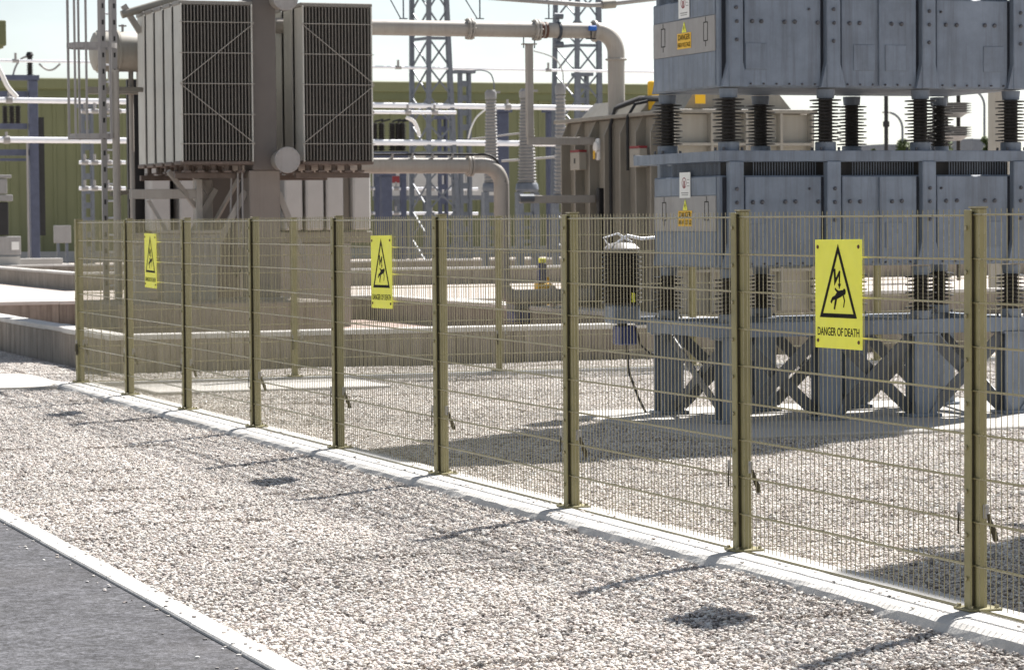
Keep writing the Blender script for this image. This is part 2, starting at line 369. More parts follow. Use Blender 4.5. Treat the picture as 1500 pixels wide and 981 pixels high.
# ------------------------------------------------------------------ fences
S_ = 2.525; ZT = 1.885
def post_meshes():
    p = MB().box(-.03, .03, .004, .060, .086, 1.915, .004)
    cap = MB().box(-.034, .034, .000, .064, 1.915, 1.924)
    bar = MB().box(-.03, .03, -.027, -.018, .086, 1.908, .002)
    base = MB().box(-.075, .075, -.06, .115, .081, .092, .003)
    bo = MB()
    for k in range(9):
        z = ZT - .2*k - .06
        bo.tube([(0, -.027, z), (0, -.036, z)], .011, 6)
    for x in (-.055, .055):
        for y in (-.04, .095): bo.tube([(x, y, .092), (x, y, .106)], .011, 6)
    gsh = MB().box(-.012, .012, -.0175, .0035, .1, 1.90)  # dark strip painting the shade between clamp bar and post
    clip = MB().box(.0305, .036, .036, .066, .50, .565, .002).tube([(.036, .051, .54), (.042, .051, .54)], .009, 8)
    clip2 = MB().box(-.115, -.085, -.016, -.011, .51, .565, .002)
    strap = MB().tube([(.034, .062, .52), (.036, .075, .47), (.038, .092, .43), (.04, .10, .395)], [.008, .013, .015, .012], 8)
    strap2 = MB().tube([(-.1, -.014, .52), (-.102, -.017, .47), (-.098, -.018, .42)], .0045, 6)
    return [(n, b.mesh(n, mt, sm)) for n, b, mt, sm in (('post_cap', cap, 'wire', 0), ('clamp_bar', bar, 'olive', 0), ('base_plate', base, 'olive', 0), ('gap_shade_strip', gsh, 'gap', 0), ('bolts', bo, 'wire', 0), ('earth_clip', clip, 'steelgrey', 0), ('earth_clip', clip2, 'steelgrey', 0), ('earth_strap', strap, 'gap', 1), ('earth_strap', strap2, 'gap', 1))], p.mesh('fence_post', 'olive')
PSUB, PMESH = post_meshes()
def wire_meshes():
    vw = MB()
    for i in range(49):
        x = .0625 + i*.05
        vw.add([(x+a, b, z) for z in (.105, 1.912) for a, b in ((-.0025, 0), (0, -.0025), (.0025, 0), (0, .0025))], [(0, 1, 5, 4), (1, 2, 6, 5), (2, 3, 7, 6), (3, 0, 4, 7), (4, 5, 6, 7), (3, 2, 1, 0)])
    hw = MB()
    for y in (-.0072, .0072): hw.tube([(-.01, y, 0), (S_+.01-.02, y, 0)], .0048, 6)
    return vw.mesh('vertical_wires', 'wire'), hw.mesh('horizontal_wire', 'wire')
VW, HW = wire_meshes()
def fence(label, u, v, rot, n, first=0, straps=True):
    t = thing('mesh_fence', label, 'fence', u, v, 0, rot)
    for i in range(first, n+1):
        p = part(t, 'fence_post', PMESH, None, loc=(i*S_, 0, 0))
        p.rotation_euler = (U_(-.004, .004), U_(-.004, .004), 0)
        for nm, me in PSUB:
            if nm.startswith('earth') and not straps: continue
            part(p, nm, me, None, kind='stuff' if nm == 'bolts' else None)
    for i in range(n):
        q = bpy.data.objects.new('mesh_panel', None); COL.objects.link(q); q.parent = t; q.location = (i*S_, 0, U_(-.004, .004))
        part(q, 'vertical_wires', VW, None, kind='stuff')
        for k in range(10): part(q, 'horizontal_wire', HW, None, loc=(0, 0, ZT-.2*k))
    return t
fence('olive wire mesh fence along the white concrete strip with yellow warning signs', 0, 0, -math.pi/2, 11)
fence('olive wire mesh fence closing the back of the compound before the brown wall', 5*S_, 0, math.pi, 5, 0)
bpy.context.view_layer.update()

# ------------------------------------------------------------------ danger signs on the fence
def sign_root(name, label, cat, u, v, z, group=None):
    o = bpy.data.objects.new(name, None); COL.objects.link(o); tag(o, label, cat, group)
    rot = Matrix(((0, 0, -1), (-1, 0, 0), (0, 1, 0)))     # local x -> -v, y -> z, z -> -u
    base = Matrix.Rotation(TH, 3, 'Z')
    mm = (base @ rot).to_4x4(); mm.translation = W(u, v, z); o.matrix_world = mm @ Matrix.Rotation(U_(-.012, .012), 4, 'Z') @ Matrix.Rotation(U_(-.008, .008), 4, 'X') if name == 'danger_sign' else mm; return o
ID = lambda a, b, h: (a, b, h)
def text(parent, body, size, x, y, z, material, sx=1., w=0., kind=None):
    cu = bpy.data.curves.new('lettering', 'FONT'); cu.body = body; cu.size = size; cu.align_x = 'CENTER'; cu.extrude = .0006; cu.offset = w
    cu.materials.append(M[material]); tmp = bpy.data.objects.new('tmp', cu); COL.objects.link(tmp)
    me = bpy.data.meshes.new_from_object(tmp.evaluated_get(bpy.context.evaluated_depsgraph_get())); bpy.data.objects.remove(tmp)
    me.name = 'lettering'; o = obj('lettering', me, parent, 'stuff'); o.location = (x, y, z); o.scale = (sx, 1, 1); return o
def tri(cx, y0, w, h, t):
    o = [(cx-w/2, y0), (cx+w/2, y0), (cx, y0+h)]
    k = t; i = [(cx-w/2+k*1.75, y0+k), (cx+w/2-k*1.75, y0+k), (cx, y0+h-k*2.2)]
    return o, i
def tri_border(mb, cx, y0, w, h, t, z0, z1):
    o, i = tri(cx, y0, w, h, t)
    for a in range(3):
        b = (a+1) % 3; mb.prism([o[a], o[b], i[b], i[a]], z0, z1, ID)
BOLT = [(-.035, .115), (-.022, .115), (-.008, .03), (.022, .105), (.03, .1), (.027, -.03), (.036, -.032), (.02, -.07), (.004, -.03), (.013, -.03), (.012, .045), (-.02, -.02)]
def danger_sign(label, v):
    s = sign_root('danger_sign', label, 'sign', -.036, v, 1.497, 'danger of death signs on the fence')
    part(s, 'sign_plate', MB().box(-.255, .255, -.2715, .2715, -.004, .0, .0012), 'yellow')
    q = lambda x, y: ((x-302)*.00157, (475-y)*.000724)
    b = MB(); tri_border(b, 0, -.118, .405, .368, .021, .0003, .0012)
    part(s, 'triangle_border', b, 'black')
    part(s, 'bolt_symbol', MB().prism([q(*p) for p in ((271, 300), (284, 301), (287, 365), (311, 312), (318, 318), (315, 404), (322, 404), (311, 440), (301, 404), (308, 404), (307, 352), (277, 418))], .0003, .0012, ID), 'black')
    f = MB()   # struck figure: head, arched body, thrown limbs
    def limb(p, w, z):
        p = [q(*a) for a in p]; L_, R2_ = [], []
        for k, (x, y) in enumerate(p):
            a, c = p[max(k-1, 0)], p[min(k+1, len(p)-1)]; d = Vector((c[0]-a[0], c[1]-a[1])).normalized()*w*(1-.15*k)
            L_.append((x-d.y, y+d.x)); R2_.append((x+d.y, y-d.x))
        for k in range(len(p)-1): f.prism([L_[k], R2_[k], R2_[k+1], L_[k+1]], .0003, .0012+z, ID)
    f.prism([q(*p) for p in ((290, 468), (305, 452), (330, 446), (346, 458), (345, 476), (322, 494), (296, 508), (278, 505), (280, 488))], .0003, .0012, ID)
    hx, hy = q(345, 458); f.prism([(hx+.016*math.cos(a*.785), hy+.016*math.sin(a*.785)) for a in range(8)], .0003, .0019, ID)
    limb([(288, 495), (264, 508), (252, 535)], .0105, .0001); limb([(290, 500), (283, 540), (276, 580)], .0105, .0002)
    limb([(308, 462), (292, 452), (281, 437)], .007, .0003); limb([(336, 472), (347, 520), (340, 565)], .006, .0004)
    part(s, 'struck_figure', f, 'black')
    text(s, 'DANGER OF DEATH', .058, 0, -.208, .0004, 'black', .87, .0006)
    rv = MB().lathe([(.010, 0), (.010, .003), (.006, .006), (.0, .007)], 10).mesh('rivet', 'rust', True)
    for x in (-.222, .222):
        for y in (-.235, .235): part(s, 'rivet', rv, None, loc=(x, y, 0))
danger_sign('largest and nearest yellow DANGER OF DEATH sign on the fence before the grey stack', -18.93)
danger_sign('yellow DANGER OF DEATH sign on the fence beside the fifth post', -11.43)
danger_sign('smallest and farthest yellow danger sign on the fence below the radiators', -3.80)

# ------------------------------------------------------------------ insulators
def shed_profile(h, rc, R1, R2, n, z0=0.):
    p = [(rc, z0)]; st = h/n
    for k in range(n):
        z = z0 + st*(k+.25); r = R1 if k % 2 == 0 else R2
        p += [(rc, z), (r, z+st*.05), (r, z+st*.36), (rc, z+st*.55)]
    p.append((rc, z0+h)); return p
def insulator_mesh(h, R1=.142, R2=.116, n=13, rc=.062):
    return MB().lathe(shed_profile(h-.16, rc, R1, R2, n, .08), 22).mesh('insulator', 'porc', True), (MB().lathe([(.095, 0), (.095, .075), (.085, .08)], 20).mesh('end_fitting', 'steel', True), MB().lathe([(.078, h-.08), (.085, h-.01), (.085, h)], 20).mesh('end_fitting', 'steel', True))

# ------------------------------------------------------------------ grey equipment stack
XC = [.03, .98, 1.935, 2.87]; YF, YR = .0, 1.35; X0, X1, Y0, Y1 = -.105, 2.975, -.085, 1.36
def stack(label, u, v):
    t = thing('capacitor_bank', label, 'electrical equipment', u, v, .064)
    D = -.064
    ins1, cap1 = insulator_mesh(.545); ins0, cap0 = insulator_mesh(.475, n=9)
    hbm = None
    bo = MB()
    for x in (-.03, .03): pass
    def ring(z0, z1, x0, x1, y0, y1, w, nm):
        b = MB().box(x0, x1, y0, y0+w, z0, z1, .004).box(x0, x1, y1-w, y1, z0, z1, .004).box(x0, x0+w, y0+w+.002, y1-w-.002, z0+.003, z1-.003).box(x1-w, x1, y0+w+.002, y1-w-.002, z0+.003, z1-.003)
        for x in XC[1:3]: b.box(x-.05, x+.05, y0+w+.002, y1-w-.002, z0+.006, z1-.006)
        return part(t, nm, b, 'steel')
    # legs, feet, braces
    leg = MB().box(-.11, .11, -.09, -.075, .03, .735).box(-.11, .11, .075, .09, .03, .735).box(-.012, .012, -.075, .075, .03, .735).box(-.15, .15, -.13, .13, 0, .03, .004).box(-.14, .14, -.12, .12, .735, .755).mesh('leg', 'steel')
    gus = [MB().prism([(k*.11, .03), (k*.11, .14), (k*.03, .03)], -.004, .004, lambda a, b, h: (a, -.1+h, b)).mesh('gusset', 'steel') for k in (-1, 1)]
    for x in XC:
        for y in (YF, YR):
            l = part(t, 'leg', leg, None, loc=(x, y, 0)); part(l, 'gusset', gus[0], None); part(l, 'gusset', gus[1], None)
    for a, b in zip(XC, XC[1:]):
        for y in (YF, YR):
            for s_, (z0, z1) in enumerate(((.08, .72), (.72, .08))):
                part(t, 'brace', MB().bar((a+.12, y-.03+.045*s_, z0), (b-.12, y-.03+.045*s_, z1), .012, .11, (0, 0, 1)).bar((a+.12, y-.03+.045*s_+.03, z0-.02), (b-.12, y-.03+.045*s_+.03, z1-.02), .05, .01), 'brace')
    for x in (XC[0], XC[-1]):
        for s_, (z0, z1) in enumerate(((.08, .72), (.72, .08))):
            part(t, 'brace', MB().bar((x-.03+.045*s_, YF+.1, z0), (x-.03+.045*s_, YR-.1, z1), .012, .085), 'brace')
    ring(.76+D+.06, .95+D, X0-.06, X1+.06, Y0-.02, Y1+.05, .1, 'base_frame')
    base_bolts = MB()
    def ins_row(z, me, cp):
        for x in XC:
            for y in (YF, YR):
                c = part(t, 'insulator', me, None, loc=(x, y, z)); part(c, 'end_fitting', cp[0], None); part(c, 'end_fitting', cp[1], None)
                for k in range(4):
                    w = math.pi/4 + k*math.pi/2
                    base_bolts.tube([(x+.125*math.cos(w), y+.125*math.sin(w), z-.0), (x+.125*math.cos(w), y+.125*math.sin(w), z+.03)], .012, 6)
    ins_row(.952+D, ins0, cap0)
    def enclosure(z0, zh, top, nm, low):
        e = part(t, nm, MB().box(X0, X1, Y0, Y1, z0, z0+zh, .01), 'steel')
        st = MB().box(-.068, .068, -.085, 0, .0, top, .006).prism([(-.068, 0), (-.068, .22), (-.12, .0)], -.075, -.001, lambda a, b, h: (a, h, b)).prism([(.068, 0), (.068, .22), (.12, .0)], -.075, -.001, lambda a, b, h: (a, h, b)).mesh('stiffener', 'steel')
        FP = Y0-.034
        se = MB().box(-.017, .017, -.012, -.0005, 0, 1).mesh('groove_shade_strip', 'groove_shade')  # dark strips that paint the stiffeners' shadow into the grooves
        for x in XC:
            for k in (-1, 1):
                if X0+.02 < x+k*.086 < X1-.02: o = part(e, 'groove_shade_strip', se, None, loc=(x+k*.086, Y0, z0+.014)); o.scale = (1, 1, zh-.03)
        for x, x2 in zip(XC, XC[1:]): part(e, 'front_panel', MB().box(x+.103, x2-.103, FP, Y0-.0005, z0+.012, z0+zh-.01, .006), 'steel')
        for x in XC: 
            part(e, 'stiffener', st, None, loc=(x, Y0-.001, z0+.002))
            o = part(e, 'stiffener', st, None, loc=(x, Y1+.001, z0+.002)); o.rotation_euler = (0, 0, math.pi)
        part(e, 'joint_strip', MB().box(1.448, 1.468, FP-.022, FP-.0005, z0+.02, z0+zh-.02, .003), 'steel')
        pl = MB().box(-.105, .105, -.007, 0, -.115, .115, .0025).mesh('access_plate', 'steel')
        for x in (.245, 1.305, 1.62, 2.62): part(e, 'access_plate', pl, None, loc=(x, FP-.0005, z0+.27))
        b = MB()
        def bolt(x, z, r=.019, y=Y0): b.lathe([(r, 0), (r, .008), (r*.72, .02), (r*.3, .024)], 8, (x, y, z), 'y') if 0 else b.tube([(x, y, z), (x, y-.012, z), (x, y-.022, z)], [r, r, r*.55], 8)
        for x in (.205, .295, .52, .62, .845, 1.16, 1.26, 1.58, 1.68, 2.13, 2.24, 2.53, 2.63): bolt(x, z0+.575+U_(-.003, .003), .019, FP)
        for x in XC:
            for z in (.41, .57, .69): bolt(x+U_(-.004, .004), z0+z, .017, Y0-.085)
        bolt(.76, z0+.69, .012, FP); bolt(2.08, z0+.69, .012, FP)
        for x, x2 in zip(XC, XC[1:]):
            for k in range(6): bolt(x+.16+k*.125, z0+.03, .009, FP)
        part(e, 'bolt_heads', b, 'steelbolt', kind='stuff')
        # left end: stacked panels
        ep = MB().box(X0-.008, X0, Y0+.05, Y1-.03, z0+.015, z0+.315, .002)
        part(e, 'end_panel', ep, 'steel')
        mid = part(e, 'end_panel', MB().box(X0-.012, X0, Y0+.05, Y1-.03, z0+.32, z0+.635, .002), 'steelgrey', label='pale grey end panel with symbols')
        part(e, 'end_panel', MB().box(X0-.008, X0, Y0+.05, Y1-.03, z0+.64, z0+zh-.01, .002), 'steel')
        for yy in (Y0+.24, Y1-.26):
            sy = MB(); xx = X0-.0125; h0 = z0+.5
            for a, c, d, f_ in ((-.045, .045, -.085, -.077), (-.045, .045, .077, .085), (-.045, -.037, -.077, .077), (.037, .045, -.077, .077), (-.004, .004, .085, .13), (-.004, .004, -.13, -.085)):
                sy.box(xx-.0015, xx, yy+a, yy+c, h0+d, h0+f_)
            part(e, 'circuit_symbol', sy, 'black')
        # vent gap at the top of the lower box, black core paints its inner shade
        if low:
            part(e, 'vent_shade_core', MB().box(X0+.12, X1-.12, Y0+.12, Y1-.12, z0+zh, z0+top), 'rubber')
            gb = MB()
            for k in range(110):
                if k % 37 > 12: gb.box(X0+.02+k*.0265, X0+.026+k*.0265, Y0+.07, Y0+.076, z0+zh, z0+top)
            for k in range(48): gb.box(X0+.03, X0+.036, Y0+.05+k*.028, Y0+.056+k*.028, z0+zh, z0+top)
            part(e, 'vent_grille', gb, 'steel', kind='stuff')
        else:
            part(e, 'bottom_tray', MB().box(X0+.06, X1-.06, Y0+.08, Y1-.08, z0-.05, z0-.002, .01), 'beige')
        return e
    zb = 1.44+D
    for k in range(3):
        z = zb + 1.585*k
        low = k < 2
        enclosure(z, .81 if low else .92, .93 if low else .92, 'enclosure', low)
        if k < 2:
            ring(z+.932, z+1.028, X0-.03, X1+.03, Y0-.07, Y1+.42, .1, 'insulator_frame')
            ins_row(z+1.03, ins1, cap1)
    part(t, 'bolts', base_bolts, 'steelbolt', kind='stuff')
    return t
US, VS = 3.985, -8.83
bank = stack('tall blue grey steel equipment stack on black ribbed insulators and crossed legs', US, VS)
bank2 = copy_tree(bank); place(bank2, US, VS-8.55, .064); bank2['label'] = 'second blue grey equipment stack standing past the right edge near the camera'
def plate_sign(name, label, v, z, w, h):
    return sign_root(name, label, 'sign', US+X0-.0135, v, z)
def high_voltage(label, z):
    s = plate_sign('warning_sign', label, VS+.62, z, .2, .26); s['group'] = 'high voltage warnings on the stack'
    part(s, 'sign_plate', MB().box(-.15, .15, -.085, .055, .0, .003), 'amber')
    p = MB().prism([(-.05, .06), (.05, .06), (0, .155)], 0, .003, ID); part(s, 'triangle_plate', p, 'yellow')
    part(s, 'bolt_symbol', MB().prism([(x*.35, y*.3+.088) for x, y in BOLT], .0032, .004, ID), 'black')
    text(s, 'DANGER', .07, 0, -.005, .0034, 'black', .93, .001); text(s, 'HIGH VOLTAGE', .055, 0, -.068, .0034, 'black', .72, .0008)
high_voltage('small amber DANGER HIGH VOLTAGE plate on the upper enclosure end', 1.44+1.585+.46)
high_voltage('small amber DANGER HIGH VOLTAGE plate on the lower enclosure end behind the mesh', 1.44+.45)
def white_label(label, z):
    s = plate_sign('notice_label', label, VS+.62, z, .2, .22); s['group'] = 'white notices on the stack'
    part(s, 'label_plate', MB().box(-.12, .12, -.115, .115, 0, .003), 'white')
    b = MB(); 
    for k in range(16):
        a0, a1 = k*math.pi/8, (k+1)*math.pi/8
        b.prism([(r*math.cos(a)-.015, r*math.sin(a)+.02) for r, a in ((.05, a0), (.05, a1), (.041, a1), (.041, a0))], .0032, .004, ID)
    b.box(-.03, .0, -.02, .04, .0032, .004)
    part(s, 'red_emblem', b, 'red')
    l = MB()
    for k, (a, c) in enumerate(((.05, .10), (.05, .09), (.05, .10))): l.box(a, c, .045-.028*k, .052-.028*k, .0032, .004)
    l.box(-.08, .08, -.075, -.065, .0032, .004).box(-.07, .07, -.092, -.084, .0032, .004)
    part(s, 'print_lines', l, 'steelgrey')
white_label('white notice with a red emblem on the upper enclosure end', 1.44+1.585+.765)
white_label('white notice with a red emblem on the lower enclosure end', 1.44+.735)

# black ribbed voltage transformer at the rear left corner of the stack
def black_unit():
    t = thing('voltage_transformer', 'black finned unit with cables hung left of the grey stack', 'electrical equipment', 3.69, VS+1.7, .0)
    b = MB(); 
    p = []
    for k in range(12): z = 1.08+k*.042; p += [(.15, z), (.19, z+.012), (.19, z+.02), (.15, z+.034)]
    part(t, 'ribbed_body', MB().lathe(p, 22), 'porc', True)
    part(t, 'top_cover', MB().lathe([(.16, 1.585), (.17, 1.60), (.12, 1.645), (.03, 1.66)], 18), 'steelgrey', True)
    part(t, 'lower_housing', MB().box(-.14, .14, -.12, .12, .9, 1.078, .02), 'steel')
    part(t, 'terminal_box', MB().box(-.06, .12, -.09, .09, .70, .878, .01), 'navy')
    part(t, 'neck', MB().tube([(0, 0, .86), (0, 0, .92)], .05, 12), 'rubber')
    part(t, 'support_bracket', MB().box(.145, .34, -.04, .04, .88, .96, .004).bar((.36, 0, 0.0), (.36, 0, .955), .06, .06), 'steel')
    part(t, 'warning_tag', MB().box(.02, .05, -.196, -.192, 1.1, 1.19), 'yellow')
    part(t, 'top_lead', MB().tube([(-.05, 0, 1.65), (.05, -.02, 1.72), (.2, 0, 1.69), (.42, .05, 1.70)], .014, 8).tube([(-.12, 0, 1.62), (-.18, 0, 1.70), (-.05, -.03, 1.74), (.1, 0, 1.66)], .010, 8), 'alu', True)
    part(t, 'ground_cable', MB().tube([(.04, -.02, .70), (.05, -.03, .45), (.14, -.05, .2), (.2, -.1, .05)], .013, 8), 'rubber', True)
    part(t, 'loop_cable', MB().tube([(.1, -.1, .86), (.13, -.13, .7), (.22, -.13, .62), (.33, -.1, .6)], .011, 8), 'rubber', True)
black_unit()

# ------------------------------------------------------------------ bund walls
def bund(label, u0, u1, v0, v1, h=.5, sides='flbr'):
    t = thing('bund_wall', label, 'wall', u0, v0)
    lu, lv = u1-u0, v1-v0; th = .25
    def run(L, fn, rz, boards=False):
        n = max(1, round(L/1.25)); d = L/n
        pm = MB().box(.003, d-.003, 0, th, -.1, h-.07, .006).mesh('wall_panel', 'bund')
        cm = MB().box(.002, d-.002, -.02, th+.02, h-.069, h, .01).mesh('coping', 'coping')
        if boards:
            k = round(L/.158); w = L/k
            bm_ = [MB().box(.002, w-.002, e, th-.02, -.1, h-.07, .005).mesh('wall_board', 'bund') for e in (0, .002, .004, .007)]
            for i in range(k):
                o = obj('wall_board', random.choice(bm_), t); x, y = fn(i*w) if rz == 0 else fn((i+1)*w); o.location = (x, y, 0); o.rotation_euler = (0, 0, rz if rz == 0 else -math.pi/2)
                if rz: o.location = (0, y, 0)
        for i in range(n):
            for me, nm in ((pm, 'wall_panel'), (cm, 'coping')):
                if boards and nm == 'wall_panel': continue
                o = obj(nm, me, t); x, y = fn(i*d); o.location = (x, y, U_(-.004, .004)); o.rotation_euler = (0, 0, rz)
    run(lu, lambda s: (s, 0), 0, lu < 20)
    if 'b' in sides: run(lu, lambda s: (s, lv-th), 0)
    run(lv-2*th-.05, lambda s: (th, th+.025+s), math.pi/2, u0 < 2)
    if 'r' in sides: run(lv-2*th-.05, lambda s: (lu, th+.025+s), math.pi/2)
    return t
bund('low brown concrete wall round the radiator bay behind the fence', .93, 9.55, 2.75, 18.6)
bund('low brown concrete wall round the ribbed tank bay behind the grey stack', 9.57, 24, 2.75, 15.5)
bund('low brown concrete wall farther off below the green building', 9.3, 40, 46, 62)
mb = MB().box(1.2, 9.2, 3.02, 18.3, -.1, .05)
gp = M['ground']
struct('bund_floor', mb, mat('pink_gravel', (.36, .28, .25), .95, var=.15, scale=1, fine=.4, fscale=40, bump=.7, bscale=45, world_co=True))

# ------------------------------------------------------------------ radiators
VR = 8.0
def radiator_bank(label, u0, diag):
    t = thing('radiator_bank', label, 'radiator', u0, VR, 0)
    z0, z1 = 2.70, 5.02; n = 22; p = .0495; w = n*p
    fin = MB().box(-.006, .006, 0, .43, z0+.06, z1-.04, .003).mesh('fin', 'rad')  # fins toned darker, shade of the bank front put into the colour
    end = MB().box(-.010, .010, -.003, .435, z0+.04, z1-.02, .006).mesh('fin', 'plate')
    hd = MB().box(0, w, .03, .46, z0+.0, z0+.055, .01).mesh('lower_header', 'raddark')
    hu = MB().box(0, w, .03, .46, z1-.035, z1+.03, .01).mesh('upper_header', 'rad')
    vb = MB()
    for k in range(5): vb.tube([(.12+k*.2, .2, z0-.09), (.12+k*.2, .2, z0)], .035, 8).box(.07+k*.2, .17+k*.2, .12, .28, z0-.11, z0-.08)
    vb = vb.mesh('valves', 'raddark')
    for r in range(5):
        q = bpy.data.objects.new('radiator', None); COL.objects.link(q); q.parent = t; q.location = (0, .585*r, 0)
        for k in range(n): part(q, 'fin', end if k in (0, n-1) else fin, None, loc=((k+.5)*p, 0, 0))
        part(q, 'lower_header', hd, None); part(q, 'upper_header', hu, None); part(q, 'valves', vb, None, kind='stuff')
    tb = MB().box(-.01, w+.01, -.014, -.004, -.005, .005).mesh('tie_bar', 'beige')
    for z in (z0+.3, z0+.72, z0+1.16, z0+1.6, z0+2.04): part(t, 'tie_bar', tb, None, loc=(0, 0, z))
    a, c = (w, 0) if diag > 0 else (0, w)
    part(t, 'diagonal_bar', MB().bar((a, -.022, z0+2.03), (c, -.022, z0+1.17), .008, .010), 'beige')
    part(t, 'diagonal_bar', MB().bar((c, -.022, z0+1.15), (a, -.022, z0+.3), .008, .010), 'beige')
    part(t, 'support_channel', MB().box(-.02, w+.02, .3, .4, z0-.19, z0-.112, .004), 'raddark'); part(t, 'support_channel', MB().box(-.02, w+.02, 2.5, 2.6, z0-.19, z0-.112, .004), 'raddark')
    return t
radiator_bank('left finned radiator bank showing broad pale plates on its side', 3.15, 1)
radiator_bank('right finned radiator bank between the thick column and the pipes', 4.96, -1)
# header pipes between the banks
def header(label, z):
    t = thing('header_pipe', label, 'pipe', 4.645, VR-.28, z, group='header pipes between the radiators')
    part(t, 'pipe', MB().tube([(0, .02, 0), (0, 3.3, 0)], .145, 20), 'beige', True)
    part(t, 'end_flange', MB().lathe([(.185, -.02), (.19, -.015), (.19, .02), (.185, .025)], 24, axis='y'), 'steelgrey', True)
    b = MB()
    for k in range(12):
        w = k*math.pi/6; b.tube([(.16*math.cos(w), -.035, .16*math.sin(w)), (.16*math.cos(w), -.019, .16*math.sin(w))], .012, 6)
    part(t, 'flange_bolts', b, 'steelgrey', kind='stuff')
header('large end flange of the lower header pipe above the beige column', 2.76)
header('large end flange of the upper header pipe at the top edge between radiators', 5.09)
# support frame
def support():
    t = thing('radiator_support', 'beige steel column and braces carrying the radiator banks', 'steel frame', 4.0, VR, .0)
    part(t, 'main_column', MB().box(.185, .645, .12, .58, .78, 2.62, .012), 'pedestal')
    part(t, 'bank_shade', MB().box(.235, .600, .10, .60, 2.621, 5.2, .012), 'bank_shade')  # upper column box, shade between the banks painted as a dark tone
    part(t, 'main_column', MB().box(.185, .645, 2.4, 2.8, .05, 5.2, .012), 'bank_shade')
    part(t, 'base_plate', MB().box(.08, .75, .02, .68, .75, .779, .004), 'beige')
    part(t, 'rear_column', MB().box(-.38, -.14, 1.0, 1.25, .78, 2.5, .008), 'beige')
    part(t, 'cross_beam', MB().box(-1.42, -.36, .72, .88, 2.22, 2.36, .006), 'beige')
    part(t, 'post', MB().box(-.46, -.37, .7, .8, .78, 2.5, .004), 'beige')
    for p, q, w in (((.17, .3, 2.32), (-.72, .3, .72), .09), ((.66, .3, 2.30), (1.22, .3, .95), .09), ((-.12, .9, 2.36), (-.62, .9, 1.5), .075), ((-1.15, .8, 2.2), (-.78, .8, 1.55), .05),
                    ((-.9, .6, 2.62), (-.45, .8, 2.1), .06), ((-.55, .9, 2.66), (-.2, 1.0, 2.3), .06), ((.15, .6, 2.5), (-.1, 1.0, 1.9), .05)):
        part(t, 'brace', MB().bar(p, q, .05, w), 'beige')
    part(t, 'riser_pipe', MB().tube([(-1.55, 1.1, .75), (-1.55, 1.1, 4.1)], .055, 12), 'beige', True)
    part(t, 'riser_pipe', MB().tube([(-1.38, .75, .78), (-1.38, .75, 2.9)], .022, 10), 'rad', True)
    for k, (x, y) in enumerate(((.1, .2), (.05, .25), (-.02, .35))): part(t, 'cable', MB().tube([(x, y, 2.6), (x-.01*k, y, 2.0), (x, y, 1.5)], .014, 6), 'steelgrey', True)
    a, b = onv(178, 22, 10.5), onv(300, -14, 10.5)
    part(t, 'top_beam', MB().tube([(a[0]-4.0, 2.5, a[2]), (b[0]-4.0, 2.5, b[2])], .06, 10), 'tank', True)
    a, b = onv(181, 8, 10.5), onv(206, 48, 10.5)
    part(t, 'top_strut', MB().bar((a[0]-4.0, 2.52, a[2]), (b[0]-4.0, 2.52, b[2]), .06, .09), 'beige')
    part(t, 'hose', MB().tube([(-.06, .2, 1.9), (-.08, .2, 1.25), (.0, .2, 1.08), (.08, .2, 1.2), (.08, .2, 1.7)], .018, 8), 'rubber', True)
support()
solo('equipment_plinth', 'olive grey concrete plinth under the radiator column inside the wall', 'plinth', MB().box(1.95, 5.05, 6.9, 9.45, -.05, .75, .02), 'bund', 0, 0)
def cabinet(u, v, z, w, d, h, label):
    t = thing('control_cabinet', label, 'cabinet', u, v, z, group='grey cabinets below the radiators')
    part(t, 'body', MB().box(0, w, 0, d, 0, h, .01), 'steelgrey'); part(t, 'roof', MB().box(-.03, w+.03, -.05, d+.03, h+.001, h+.05, .01), 'beige')
    nb = max(3, int(w/.09)); rb = MB().box(-.018, .018, -.03, -.001, .06, h-.06, .006).mesh('rib', 'steelgrey')
    for k in range(nb): part(t, 'rib', rb, None, loc=((k+.5)*w/nb, 0, 0))
    part(t, 'plinth', MB().box(.03, w-.03, .03, d, .75-z, -.001), 'beige')
for x0, x1, y0, y1, l in ((238, 268, 337, 388, 'narrow grey ribbed cabinet left of the third fence post'), (287, 322, 337, 388, 'grey ribbed cabinet right of the third fence post'), (196, 222, 352, 392, 'brown grey cabinet behind the farthest danger sign')):
    a = onv(x0, y1, 8.2); b = onv(x1, y0, 8.2); cabinet(a[0], 8.2, a[2], b[0]-a[0], .5, b[2]-a[2]-.05, l)
# pale radiator behind
def rear_panels():
    v = 15.; t = thing('panel_radiator', 'row of tall pale flat plates behind the radiator column', 'radiator', 0, v, 0)
    for a, b in ((222, 249), (264, 290), (296, 318), (418, 443), (449, 474), (479, 503), (518, 543)):
        p = onv(a, 334, v); q = onv(b, 250, v)
        part(t, 'plate', MB().box(p[0], q[0], 0, .5, 1.72, 4.4, .03), 'pale')
    p = onv(200, 300, v); q = onv(548, 300, v)
    part(t, 'header', MB().box(p[0], q[0], .1, .5, 1.5, 1.7, .02), 'tank'); part(t, 'back_wall', MB().box(p[0], q[0]-.6, .6, .7, .2, 4.3), 'rubber')
    part(t, 'column', MB().box(onv(505, 300, v)[0], onv(516, 300, v)[0], .2, .4, .05, 4.3), 'tank')
    part(t, 'stand', MB().box(p[0], q[0]-.4, .1, .5, .05, 1.49), 'beige')
rear_panels()
